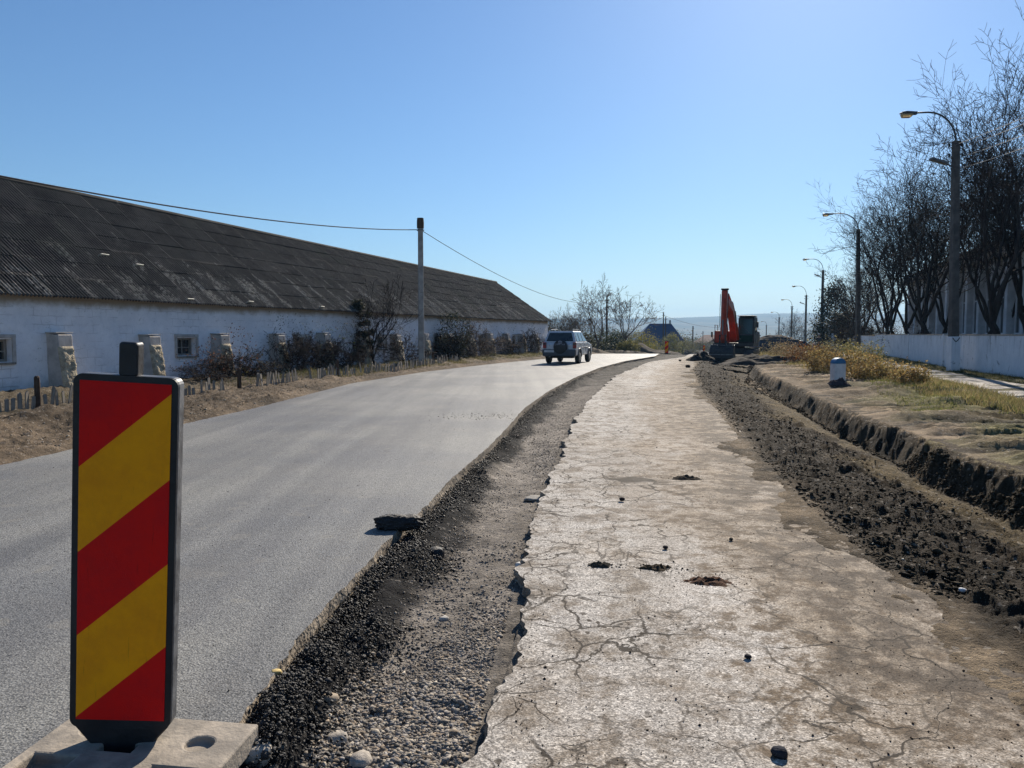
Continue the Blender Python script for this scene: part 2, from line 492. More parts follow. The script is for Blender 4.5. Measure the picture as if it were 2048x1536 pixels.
def m_new_asphalt():
    t = NT('new_asphalt'); p = t.pos()
    big = t.noise(p, 0.35, 3); st = t.noise(t.map(p, (1.6, 0.12, 1), (0, 0, R(17))), 1.0, 4)
    v = t.sep(t.vorocol(p, 190))[0]
    c = t.mix(t.ramp(v, 0.1, 1.0), (0.09, 0.092, 0.092), (0.25, 0.252, 0.246))
    c = t.mix(1.0, c, t.mix(t.ramp(big, 0.35, 0.65), (0.82, 0.83, 0.86), (1.15, 1.13, 1.08)), 'MULTIPLY')
    c = t.mix(1.0, c, t.mix(t.ramp(st, 0.35, 0.65), (0.86, 0.86, 0.87), (1.14, 1.13, 1.12)), 'MULTIPLY')
    n5 = t.noise(t.map(p, (0.55, 1.3, 1)), 34, 4, 0.75)
    c = t.mix(t.ramp(n5, 0.58, 0.64, 0, 0.75), c, (0.024, 0.024, 0.026))
    n6 = t.sep(t.vorocol(p, 9))[1]
    c = t.mix(t.ramp(n6, 0.965, 0.985, 0, 0.25), c, (0.25, 0.235, 0.2))
    seam = t.noise(t.map(p, (3.2, 0.05, 1), (0, 0, R(11))), 1.0, 3)
    c = t.mix(1.0, c, t.mix(t.ramp(seam, 0.4, 0.6), (0.94, 0.94, 0.95), (1.06, 1.06, 1.05)), 'MULTIPLY')
    dust = t.noise(p, 0.8, 5, 0.65)
    c = t.mix(t.ramp(dust, 0.5, 0.75, 0, 0.35), c, (0.21, 0.195, 0.17))
    h = t.mth('ADD', t.voro(p, 110), t.mth('MULTIPLY', t.noise(p, 35, 3, 0.7), 1.2))
    return t.out(c, 0.62, t.bump(h, 0.45, 0.006), spec=0.2)
def m_old_road():
    t = NT('old_road_surface'); p = t.pos()
    warp = t.vmth('ADD', p, t.vmth('SCALE', t.vmth('SUBTRACT', t.noisec(p, 1.9, 5), (0.5, 0.5, 0.5)), (0, 0, 0)))
    w = t.n.new('ShaderNodeVectorMath'); w.operation = 'SCALE'
    t.l.new(t.vmth('SUBTRACT', t.noisec(p, 2.8, 6), (0.5, 0.5, 0.5)), w.inputs[0]); w.inputs['Scale'].default_value = 0.5
    pw = t.vmth('ADD', p, w.outputs[0])
    flat = t.map(pw, (1, 1, 0))
    cr = t.voro(flat, 1.0, 'DISTANCE_TO_EDGE')
    cr2 = t.voro(flat, 2.8, 'DISTANCE_TO_EDGE')
    cr3 = t.voro(flat, 7.5, 'DISTANCE_TO_EDGE')
    wv = t.ramp(t.noise(p, 1.3, 3), 0.35, 0.7, 0.002, 0.006)
    a = t.ramp(t.mth('DIVIDE', cr, wv), 0.5, 1.3, 1, 0)
    a = t.mth('MULTIPLY', a, t.ramp(t.noise(p, 0.8, 2), 0.38, 0.5))
    att = t.sep(t.attr())         # R left-edge closeness, G right dirt, B wheel track
    mk = t.ramp(t.noise(p, 0.75, 3), 0.40, 0.54)
    mk2 = t.mth('MULTIPLY', mk, t.ramp(att[0], 0.03, 0.4, 0.45, 1.0))
    b = t.mth('MULTIPLY', t.ramp(cr2, 0.008, 0.030, 1, 0), mk2)
    mk3 = t.mth('MULTIPLY', t.ramp(t.noise(p, 1.1, 3), 0.48, 0.6), t.ramp(att[0], 0.12, 0.5, 0.0, 1.0))
    c3 = t.mth('MULTIPLY', t.ramp(cr3, 0.015, 0.05, 0.8, 0), mk3)
    crack = t.mth('MAXIMUM', t.mth('MAXIMUM', a, b), c3)
    ag = t.sep(t.vorocol(p, 130))[0]
    c = t.mix(t.ramp(ag, 0.0, 1.0), (0.22, 0.212, 0.206), (0.55, 0.53, 0.505))
    big = t.noise(t.map(p, (1.2, 0.22, 1), (0, 0, R(6))), 0.8, 5, 0.6)
    c = t.mix(1.0, c, t.mix(t.ramp(big, 0.35, 0.65), (0.84, 0.81, 0.77), (1.15, 1.14, 1.12)), 'MULTIPLY')
    mott = t.noise(p, 3.5, 6, 0.7)
    c = t.mix(t.ramp(mott, 0.52, 0.70, 0, 0.5), c, (0.24, 0.20, 0.155))
    m3 = t.noise(p, 13, 6, 0.75)
    c = t.mix(t.ramp(m3, 0.55, 0.72, 0, 0.35), c, (0.18, 0.155, 0.13))
    trk = t.mth('MULTIPLY', att[2], t.ramp(t.noise(t.map(p, (2.2, 0.35, 1), (0, 0, R(4))), 1.5, 5, 0.7), 0.36, 0.62))
    c = t.mix(t.mth('MULTIPLY', trk, 0.55), c, (0.19, 0.145, 0.10))
    warm = t.noise(p, 0.55, 4, 0.6)
    c = t.mix(t.ramp(warm, 0.5, 0.7, 0, 0.35), c, (0.40, 0.33, 0.25))
    # brown crumbs near the left edge
    d1 = t.mth('MULTIPLY', t.ramp(att[0], 0.45, 0.85), t.ramp(t.noise(p, 3.2, 6, 0.75), 0.45, 0.62))
    c = t.mix(t.mth('MULTIPLY', d1, 0.7), c, (0.12, 0.09, 0.06))
    c = t.mix(t.mth('MULTIPLY', t.ramp(t.sep(t.vorocol(p, 45))[0], 0.93, 0.96), t.ramp(t.noise(p, 1.5, 4), 0.4, 0.65)), c, (0.06, 0.05, 0.04))
    # soil smeared on the right side
    g = t.mth('ADD', att[1], t.mth('MULTIPLY', t.mth('SUBTRACT', t.noise(p, 1.4, 6, 0.7), 0.5), 1.5))
    c = t.mix(t.ramp(g, 0.35, 1.05, 0, 0.7), c, (0.26, 0.20, 0.135))
    c = t.mix(t.mth('MULTIPLY', t.ramp(g, 0.3, 0.7), t.ramp(t.noise(p, 7, 6, 0.75), 0.45, 0.6)), c, (0.12, 0.09, 0.062))
    c = t.mix(t.mth('MULTIPLY', t.ramp(g, 0.72, 1.0, 0, 0.85), t.ramp(t.noise(p, 3.0, 6, 0.75), 0.38, 0.56)), c, (0.065, 0.052, 0.042))
    gr = t.sep(t.vorocol(p, 170))
    c = t.mix(1.0, c, t.mix(t.ramp(gr[0], 0.0, 1.0), (0.62, 0.62, 0.62), (1.38, 1.37, 1.35)), 'MULTIPLY')
    c = t.mix(1.0, c, t.mix(t.ramp(t.noise(p, 42, 5, 0.8), 0.35, 0.65), (0.80, 0.79, 0.78), (1.18, 1.18, 1.17)), 'MULTIPLY')
    c = t.mix(t.mth('MULTIPLY', crack, 0.95), c, (0.035, 0.028, 0.022))
    h = t.mth('ADD', t.mth('MULTIPLY', t.voro(p, 150), 0.7), t.mth('MULTIPLY', t.noise(p, 60, 4, 0.7), 0.6))
    nb = t.bump(h, 0.4, 0.005)
    nb = t.bump(t.mth('SUBTRACT', 1.0, crack), 0.35, 0.006, nb)
    return t.out(c, 0.85, nb, spec=0.10)
def m_attr(name, bump=0.5, bscale=60, rough=0.9, dist=0.01, var=True, trans=0.0, spec=0.2):
    t = NT(name); p = t.pos(); c = t.attr()
    if var:
        c = t.mix(1.0, c, t.mix(t.ramp(t.noise(p, bscale * .5, 3), 0.3, 0.7), (0.75, 0.75, 0.75), (1.2, 1.2, 1.2)), 'MULTIPLY')
    nr = t.bump(t.noise(p, bscale, 3, 0.7), bump, dist) if bump else None
    t.out(c, rough, nr, spec=spec)
    if trans:
        tr = t.n.new('ShaderNodeBsdfTranslucent'); t.l.new(c, tr.inputs[0])
        ms = t.n.new('ShaderNodeMixShader'); ms.inputs[0].default_value = trans
        t.l.new(t.b.outputs[0], ms.inputs[1]); t.l.new(tr.outputs[0], ms.inputs[2])
        t.l.new(ms.outputs[0], t.n['Material Output'].inputs[0])
    return t.m
def m_limewash():
    t = NT('limewashed_block_wall'); p = t.pos()
    # coordinate along the wall and height
    s = t.sep(p)
    al = t.mth('ADD', t.mth('MULTIPLY', s[0], 0.3465), t.mth('MULTIPLY', s[1], 0.938))
    cb = t.n.new('ShaderNodeCombineXYZ'); t.l.new(al, cb.inputs[0]); t.l.new(s[2], cb.inputs[1])
    w = t.n.new('ShaderNodeVectorMath'); w.operation = 'SCALE'
    t.l.new(t.vmth('SUBTRACT', t.noisec(p, 3, 4), (0.5, 0.5, 0.5)), w.inputs[0]); w.inputs['Scale'].default_value = 0.09
    uv = t.vmth('ADD', cb.outputs[0], w.outputs[0])
    br = t.n.new('ShaderNodeTexBrick'); t.l.new(uv, br.inputs['Vector'])
    br.inputs['Scale'].default_value = 1.0; br.inputs['Brick Width'].default_value = 0.42; br.inputs['Row Height'].default_value = 0.21
    br.inputs['Mortar Size'].default_value = 0.008; br.inputs['Mortar Smooth'].default_value = 0.6
    joint = t.mth('MULTIPLY', br.outputs['Fac'], t.ramp(t.noise(p, 1.6, 4), 0.45, 0.62))
    n = t.noise(p, 1.5, 6, 0.65); n2 = t.noise(p, 9, 5, 0.7)
    c = t.mix(t.ramp(n, 0.35, 0.65), (0.76, 0.76, 0.78), (0.86, 0.85, 0.86))
    c = t.mix(t.ramp(n2, 0.5, 0.75, 0, 0.4), c, (0.56, 0.56, 0.58))
    c = t.mix(t.mth('MULTIPLY', joint, 0.5), c, (0.32, 0.31, 0.30))
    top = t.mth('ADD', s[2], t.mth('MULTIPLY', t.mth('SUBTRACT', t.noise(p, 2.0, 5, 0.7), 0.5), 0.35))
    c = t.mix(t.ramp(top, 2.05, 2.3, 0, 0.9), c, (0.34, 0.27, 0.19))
    bot = t.mth('ADD', s[2], t.mth('MULTIPLY', t.noise(p, 2.5, 5, 0.7), 0.8))
    c = t.mix(t.ramp(bot, 0.35, 0.85, 0.6, 0), c, (0.30, 0.28, 0.25))
    spot = t.ramp(t.noise(t.map(p, (1, 1, 2.4)), 4, 6, 0.78), 0.60, 0.70, 0, 0.65)
    c = t.mix(spot, c, (0.22, 0.21, 0.20))
    h = t.mth('SUBTRACT', t.noise(p, 6, 6, 0.65), t.mth('MULTIPLY', joint, 0.5))
    return t.out(c, 0.92, t.bump(h, 0.7, 0.04), spec=0.15)
def m_white_wall():
    t = NT('whitewashed_concrete'); p = t.pos(); s = t.sep(p)
    n = t.noise(p, 1.8, 6, 0.65)
    c = t.mix(t.ramp(n, 0.3, 0.7), (0.70, 0.71, 0.73), (0.82, 0.82, 0.83))
    drip = t.noise(t.map(p, (5, 5, 0.35)), 1.4, 5, 0.7)
    hi = t.ramp(s[2], 0.5, 1.4)
    c = t.mix(t.mth('MULTIPLY', t.ramp(drip, 0.52, 0.68, 0, 0.85), hi), c, (0.22, 0.22, 0.215))
    pat = t.noise(p, 2.4, 6, 0.72, 0.6)
    c = t.mix(t.ramp(pat, 0.60, 0.66, 0, 0.7), c, (0.24, 0.235, 0.23))
    pat2 = t.noise(p, 11, 5, 0.7)
    c = t.mix(t.ramp(pat2, 0.62, 0.7, 0, 0.5), c, (0.36, 0.34, 0.32))
    c = t.mix(t.ramp(s[2], 0.02, 0.3, 0.45, 0), c, (0.30, 0.28, 0.24))
    return t.out(c, 0.9, t.bump(t.noise(p, 12, 5, 0.7), 0.4, 0.02), spec=0.15)
def m_roof():
    t = NT('weathered_corrugated_sheet'); p = t.pos(); r = t.rnd()
    n = t.noise(p, 1.1, 6, 0.7); n2 = t.noise(p, 10, 5, 0.7)
    c = t.mix(t.ramp(n, 0.35, 0.65), (0.034, 0.031, 0.029), (0.085, 0.076, 0.066))
    c = t.mix(t.mth('MULTIPLY', r, 0.5), c, (0.055, 0.052, 0.045))
    c = t.mix(t.ramp(n2, 0.55, 0.75, 0, 0.5), c, (0.10, 0.095, 0.08))
    # worn pale streaks running down the slope
    pr = t.map(t.map(p, (1, 1, 1), (0, 0, R(20.3))), (0.45, 2.0, 0.45))
    w = t.noise(pr, 1.15, 6, 0.75, 0.2); lo = t.ramp(t.sep(p)[2], 2.6, 4.8, 0.10, -0.03)
    w2 = t.mth('ADD', w, lo)
    c = t.mix(t.mth('MULTIPLY', t.ramp(w2, 0.57, 0.70, 0, 0.8), t.ramp(n2, 0.38, 0.58)), c, (0.36, 0.33, 0.27))
    g = t.noise(p, 0.45, 4)
    c = t.mix(t.ramp(g, 0.55, 0.68, 0, 0.3), c, (0.045, 0.055, 0.035))
    return t.out(c, 0.9, t.bump(t.noise(p, 30, 4, 0.7), 0.5, 0.01), spec=0.15)
def m_bark(name, a, b):
    t = NT(name); v = t.obj()
    n = t.noise(t.map(v, (3, 3, 0.7)), 4, 5, 0.7)
    return t.out(t.mix(t.ramp(n, 0.3, 0.7), a, b), 0.92, t.bump(n, 0.6, 0.02), spec=0.15)

M = {}
M['soil'] = m_ground()
M['new'] = m_new_asphalt()
M['old'] = m_old_road()
M['edge'] = pm('cut_asphalt_edge', (0.30, 0.25, 0.19), (0.14, 0.115, 0.09), 14, 0.95, 1.0, 30, world=True, dist=0.03)
M['stone'] = m_attr('gravel_stone', 0.4, 90, 0.85)
M['crumb'] = m_attr('bitumen_crumb', 0.8, 120, 0.6, spec=0.4)
M['clod'] = m_attr('soil_clod', 0.9, 70, 0.95, spec=0.1)
M['grass'] = m_attr('dry_grass_blade', 0, 50, 0.8, trans=0.45)
M['leaf'] = m_attr('leaf', 0, 20, 0.7, trans=0.35)
M['lime'] = m_limewash()
M['white_wall'] = m_white_wall()
M['roof'] = m_roof()
M['rubble'] = pm('buttress_stone', (0.48, 0.41, 0.29), (0.26, 0.22, 0.16), 7, 0.95, 1.0, 22, world=True, dist=0.03)
M['plaster'] = pm('old_plaster', (0.50, 0.46, 0.42), (0.36, 0.33, 0.30), 4, 0.92, 0.5, 25, world=True)
M['bark'] = m_bark('dark_bark', (0.055, 0.042, 0.036), (0.022, 0.018, 0.017))
M['bark2'] = m_bark('grey_bark', (0.15, 0.12, 0.10), (0.06, 0.05, 0.043))
M['twig'] = m_bark('twig_bark', (0.045, 0.034, 0.03), (0.022, 0.018, 0.017))
M['picket'] = m_bark('grey_picket_wood', (0.30, 0.27, 0.23), (0.15, 0.13, 0.11))
M['wood'] = m_bark('old_window_wood', (0.36, 0.32, 0.27), (0.17, 0.15, 0.13))
M['pole'] = pm('concrete_pole', (0.13, 0.11, 0.095), (0.075, 0.065, 0.058), 3, 0.9, 0.5, 20)
M['pole_pale'] = pm('pale_concrete_pole', (0.38, 0.35, 0.31), (0.24, 0.22, 0.2), 3, 0.9, 0.5, 20)
M['pole_wood'] = m_bark('tarred_pole_wood', (0.10, 0.065, 0.045), (0.05, 0.035, 0.028))
M['straw'] = pm('straw', (.30,.23,.12), (.2,.15,.08), 5, .85)
M['wire_b'] = pm('bright_wire', (0.16,0.16,0.17), rough=0.8)
M['wire'] = pm('wire', (0.05, 0.05, 0.055), rough=0.9, spec=0.1)
M['glass'] = pm('dark_glass', (0.02, 0.026, 0.03), (0.012, 0.016, 0.02), 2, 0.12, spec=0.6)
M['black'] = pm('black_plastic', (0.012, 0.012, 0.014), (0.02, 0.02, 0.022), 9, 0.45, 0.15, 60)
M['plas_grey'] = pm('worn_grey_plastic', (0.13, 0.135, 0.145), (0.05, 0.052, 0.058), 12, 0.42, 0.2, 60)
M['concrete'] = pm('weathered_concrete', (0.36, 0.31, 0.25), (0.21, 0.185, 0.155), 8, 0.92, 0.6, 60, dist=0.006)
M['steel'] = pm('grey_steel', (0.22, 0.22, 0.22), (0.12, 0.12, 0.12), 8, 0.45, metal=0.6)
M['dark_steel'] = pm('dark_steel', (0.03, 0.031, 0.034), (0.06, 0.055, 0.05), 8, 0.55, 0.3, 30, metal=0.2)
M['rubber'] = pm('rubber', (0.012, 0.012, 0.012), (0.025, 0.024, 0.022), 8, 0.8)
M['orange'] = pm('orange_paint', (0.48, 0.05, 0.012), (0.34, 0.035, 0.012), 3, 0.42, 0.15, 20)

# ------------------------------------------------------------------ ground
def build_ground():
    ys = [0.9]
    while ys[-1] < 420:
        y = ys[-1]
        ys.append(y + (0.0057 * y ** 1.03 + 0.002 if y < 60 else 0.02 * y))
    ys = np.array(ys)
    u = np.concatenate([np.linspace(-1.9, -0.74, 60, endpoint=False), np.concatenate([np.arange(-0.74, -0.42, 0.004), np.arange(-0.42, 0.74, 0.0022)]), np.linspace(0.74, 1.9, 60)])
    Y, U = np.meshgrid(ys, u, indexing='ij')
    X = U * (Y + 1.2)
    H = ground_h(X, Y)
    # colours by kind of ground, with shade painted into the bank face
    al, ar, ol, orr, tf, tt = AL(Y), AR(Y), OL(Y), OR(Y), TF(Y), TT(Y)
    n = fbm(X * 0.8, Y * 0.8, 81, 4)[..., None]; nn = fbm(X * 5, Y * 5, 85, 3)[..., None]
    def c(*a): return np.array(a)[None, None, :]
    C = c(0.125, 0.097, 0.068) * (1 + 0.9 * n + 0.7 * nn)                         # left verge
    C = np.where(sst(2.0, 3.4, al - X)[..., None] > 0.5, c(0.11, 0.09, 0.062) * (1 + 0.5 * n), C)
    fl = (sst(28, 45, Y) * sst(0.3, 1.5, al - X))[..., None]
    C = C * (1 - 0.5 * fl) + c(0.15, 0.135, 0.07) * 0.5 * fl
    t = np.clip((X - ar) / np.maximum(ol - ar, .2), 0, 1)[..., None]
    grav = c(0.25, 0.228, 0.20) * (1 + 0.35 * n + 0.35 * nn)
    tar = c(0.016, 0.016, 0.017)
    tt_ = t[..., 0] + 0.25 * n[..., 0] + 0.1 * nn[..., 0]
    for hx, hy, hr_, hh_ in HEAPS:
        tt_ = tt_ - 0.3 * np.exp(-(((X - hx) / hr_) ** 2 + ((Y - hy) / (hr_ * 1.5)) ** 2) * .8)
    m = sst(0.30, 0.46, tt_)[..., None]
    D = tar * (1 - m) + grav * m
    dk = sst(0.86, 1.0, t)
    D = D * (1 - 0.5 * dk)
    fy = sst(16, 30, Y)[..., None]
    D = D * (1 - fy) + (c(0.075, 0.07, 0.062) * (1 + nn)) * fy
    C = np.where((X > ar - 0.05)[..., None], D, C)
    cre = c(0.15, 0.118, 0.08) * (1 + 1.1 * n + 0.9 * nn)
    C = np.where((X > (ol + orr) / 2)[..., None], cre, C)
    tw = np.clip((X - orr) / np.maximum(tf - orr, .3), 0, 1)
    tr = c(0.027, 0.021, 0.0145) * (1 + 0.7 * nn) ; rb = c(0.105, 0.082, 0.046) * (1 + 0.4 * nn)
    mm = np.clip(sst(0.55, 0.85, tw + 0.5 * n[..., 0]) - 0.6 * sst(24, 34, Y), 0, 1)[..., None]
    T = tr * (1 - mm) + rb * mm
    e0 = sst(-0.1, 0.3, X - orr)[..., None]
    C = np.where((X > orr - 0.1)[..., None], cre * (1 - e0) + T * e0, C)
    bk = c(0.05, 0.038, 0.024) * (1 + 0.9 * n + 0.8 * nn + 0.9 * fbm(X * 9, Y * 9 + H * 7, 95, 4)[..., None])  # brown bank soil, darkened for the shade on its cut face
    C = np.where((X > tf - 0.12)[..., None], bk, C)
    st = fbm(X * 0.4, Y * 3.0, 91, 4)[..., None]
    st2 = fbm(X * 0.25, Y * 7.0, 99, 3)[..., None]
    rv = c(0.175, 0.135, 0.09) * (1 + 1.5 * st + 1.3 * st2 + 0.4 * nn)
    gz = sst(-4.2, -2.0, X - SW(Y) + 2.0 * n[..., 0])[..., None]
    gr = c(0.13, 0.12, 0.055) * (1 + 0.8 * n + 0.5 * nn)
    rv = rv * (1 - gz) + gr * gz
    C = np.where((X > tt + 0.02 + 0.12 * fbm(X * 2.5, Y * 2.5, 97, 3))[..., None], rv, C)
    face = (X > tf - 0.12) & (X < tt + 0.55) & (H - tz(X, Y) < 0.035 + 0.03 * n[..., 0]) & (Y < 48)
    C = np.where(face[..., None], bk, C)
    far = sst(60, 120, Y)[..., None] * ((X < al - 1) | (X > orr + 2))[..., None]
    C = C * (1 - far) + c(0.11, 0.11, 0.055) * (1 + 0.5 * n) * far
    C = np.clip(C, 0.008, 0.6)
    ny, nx = Y.shape
    V = np.stack([X, Y, H], -1).reshape(-1, 3)
    idx = np.arange(ny * nx).reshape(ny, nx)
    Q = np.stack([idx[:-1, :-1], idx[:-1, 1:], idx[1:, 1:], idx[1:, :-1]], -1)
    under = ((X > al + 0.45) & (X < ar - 0.12)) | ((X > ol + 0.25) & (X < orr - 1.9))
    keep = ~(under[:-1, :-1] & under[1:, 1:] & under[:-1, 1:] & under[1:, :-1])
    keep &= ~((X[:-1, :-1] < -22) & (Y[:-1, :-1] < 45) & (X[:-1, :-1] < -24))
    Q = Q[keep]
    used = np.zeros(len(V), bool); used[Q.ravel()] = True
    remap = np.cumsum(used) - 1
    me = npmesh('ground', V[used], remap[Q], smooth=True, col=C.reshape(-1, 3)[used])
    tag(link('ground', me, M['soil']), 'bare brown construction soil with verges, ditch and dug trench', kind='structure')
build_ground()

def ribbon(name, fl, fr, ys, nx, zf, mat, label, lip=0.0, attr=None, smooth=False, mat2=None):
    V = []; A = []
    for y in ys:
        l, r = fl(y), fr(y)
        xs = l + (r - l) * np.linspace(0, 1, nx)
        V.append(np.stack([xs, np.full(nx, y), zf(xs, np.full(nx, y))], 1))
        if attr: A.append(attr(xs, y, l, r))
    V = np.array(V)
    ny = len(ys)
    top = V.reshape(-1, 3)
    idx = np.arange(ny * nx).reshape(ny, nx)
    Q = np.stack([idx[:-1, :-1], idx[:-1, 1:], idx[1:, 1:], idx[1:, :-1]], -1).reshape(-1, 4)
    verts = [top]; faces = [Q]; b = len(top)
    nrow = 5
    for side in (0, -1):
        e = V[:, side]
        rows = [e]
        for k in range(1, nrow):
            q = e.copy(); q[:, 2] -= lip * k / (nrow - 1)
            q[:, 0] += 0.015 * fbm(q[:, 1] * 9 + k * 3, q[:, 1] * 0 + k * 1.7, 7 + side, 3) * (2 if k < nrow - 1 else 1)
            rows.append(q)
        rows = np.array(rows); verts.append(rows.reshape(-1, 3))
        ii = np.arange(nrow * ny).reshape(nrow, ny) + b
        qq = np.stack([ii[:-1, :-1], ii[:-1, 1:], ii[1:, 1:], ii[1:, :-1]], -1).reshape(-1, 4)
        if side == -1: qq = qq[:, ::-1]
        faces.append(qq); b += nrow * ny
    col = None
    if attr:
        col = np.concatenate([np.array(A).reshape(-1, 3), np.zeros((b - len(top), 3))])
    me = npmesh(name, np.concatenate(verts), np.concatenate(faces), smooth=smooth, col=col)
    me.materials.append(mat)
    if mat2:
        me.materials.append(mat2)
        mi = np.zeros(len(me.polygons), dtype=np.int32); mi[len(Q):] = 1
        me.polygons.foreach_set('material_index', mi)
    return tag(link(name, me), label, kind='structure')

def geo(a, b, r, mn):
    o = [a]
    while o[-1] < b: o.append(o[-1] + max(mn, o[-1] * r))
    return np.array(o)
ysA = geo(0.6, 240, 0.012, 0.02)
def ar_edge(y): return float(AR(y) + 0.018 * fbm(y * 3.1, 0.3, 11, 3) + 0.02 * vn(y * 16, 2.2, 15) + 0.012 * vn(y * 41, 5.2, 19))
ribbon('new_asphalt_road', lambda y: float(AL(y) + 0.05 * fbm(y * 1.3, 5, 12, 3)), ar_edge, ysA, 14,
       lambda x, y: tz(x, y) + 0.004 * fbm(x * .7, y * .7, 17, 2) - 0.02 * np.exp(-np.clip(x - AL(y), 0, 9) * 3), M['new'],
       'freshly laid grey asphalt lane with a cut edge', lip=0.125, mat2=M['edge'])
ysO = geo(0.6, 240, 0.0045, 0.012)
def ol_edge(y):
    y = float(y)
    return float(OL(y) + 0.13 * fbm(y * 1.7, 0.5, 21, 3) + 0.09 * (abs(vn(y * 5.3, 3.1, 25)) + 0.0) + 0.03 * vn(y * 21, 9.1, 27))
def old_attr(xs, y, l, r):
    a = np.exp(-((xs - l - 0.35) / 0.55) ** 2) * 0.75 + 0.9 * np.exp(-np.clip(xs - l, 0, 9) / 1.1) * 0.6
    g = sst(2.6, 0.1, OR(y) - xs)
    q_ = OR(y) - xs
    b = np.exp(-((q_ - 1.35) / .28) ** 2) + .8 * np.exp(-((q_ - .55) / .3) ** 2) + .45 * np.exp(-((xs - l - 1.5) / .3) ** 2)
    b = np.clip(b, 0, 1) * sst(2.5, 9, y)
    return np.stack([np.clip(a, 0, 1), g, b], 1)
ribbon('old_asphalt_road', ol_edge, lambda y: float(OR(y) + 0.1), ysO, 60,
       lambda x, y: tz(x, y) - 0.028 + 0.016 * fbm(x * .8, y * .6, 23, 3) + 0.003 * fbm(x * 9, y * 9, 28, 2), M['old'],
       'old cracked pale asphalt lane covered in dust', lip=0.07, attr=old_attr, smooth=True, mat2=M['edge'])
ysS = geo(8.5, 120, 0.02, 0.25)
ribbon('sidewalk', lambda y: float(SW(y) - 0.75 + 0.07 * fbm(y * 1.5, 1, 33, 3)), lambda y: float(SW(y) + 0.75 + 0.07 * fbm(y * 1.5, 9, 34, 3)), ysS, 8,
       lambda x, y: tz(x, y) + 0.105 + 0.012 * fbm(x * 2, y * 2, 35, 3), pm('sidewalk_concrete', (0.36, 0.33, 0.29), (0.24, 0.215, 0.185), 2.5, 0.9, 0.6, 30, world=True),
       'narrow pale concrete footpath beside the white wall', lip=0.12, mat2=M['edge'])

# ------------------------------------------------------------------ far land and hills
def build_hills():
    ys = np.concatenate([np.linspace(380, 1400, 30), np.linspace(1450, 4200, 90)])
    u = np.linspace(-1.3, 1.3, 240)
    Y, U = np.meshgrid(ys, u, indexing='ij'); X = U * Y
    ridge = 70 + 26 * sst(0.12, 0.42, U) + 8 * sst(0.15, -0.5, U) + 5 * fbm(U * 6, U * 0, 101, 3)
    t = sst(1300, 3600, Y + 260 * fbm(X / 900, Y / 900, 103, 3))
    H = -9.3 - 14 * sst(400, 900, Y) * (1 - t) + (ridge + 9) * t + 9 * fbm(X / 400, Y / 400, 107, 4) * sst(900, 1800, Y)
    H = H - 30 * sst(3750, 4200, Y)
    bumps = 1.6 * np.maximum(0, fbm(X / 22, Y / 60, 111, 3)) * sst(1000, 1600, Y)
    H = H + bumps
    f = fbm(X / 170, Y / 500, 113, 3); g = fbm(X / 60, Y / 60, 117, 4)
    fld = np.floor((f + 1) * 5) % 3
    C = np.stack([0.055 + 0.025 * fld, 0.06 + 0.014 * fld, 0.04 + 0.006 * fld], -1) * (1 + 0.35 * g)[..., None]
    idx = np.arange(Y.size).reshape(Y.shape)
    Q = np.stack([idx[:-1, :-1], idx[:-1, 1:], idx[1:, 1:], idx[1:, :-1]], -1).reshape(-1, 4)
    me = npmesh('hills', np.stack([X, Y, H], -1).reshape(-1, 3), Q, smooth=True, col=C.reshape(-1, 3))
    t = NT('hill_fields'); c = t.attr(); n = t.noise(t.pos(), 0.02, 6, 0.7)
    t.out(t.mix(t.ramp(n, 0.5, 0.65, 0, 0.6), c, (0.05, 0.06, 0.035)), 0.95, spec=0.1)
    tag(link('hills', me, t.m), 'low far hills with fields fading to blue', kind='structure')
build_hills()

# haze: one closed volume round everything
hz = MB().box((0, 1500, 52), (12400, 6200, 180))
for i, v in enumerate(hz.v): pass
hm = bpy.data.materials.new('haze_air'); hm.use_nodes = True
hm.node_tree.nodes.clear()
pv = hm.node_tree.nodes.new('ShaderNodeVolumePrincipled'); ho = hm.node_tree.nodes.new('ShaderNodeOutputMaterial')
pv.inputs['Density'].default_value = 0.0002
pv.inputs['Color'].default_value = (0.30, 0.60, 0.95, 1)
pv.inputs['Anisotropy'].default_value = 0.2
hm.node_tree.links.new(pv.outputs[0], ho.inputs['Volume'])
tag(hz.build('haze', hm), 'thin blue haze filling the air', kind='stuff')

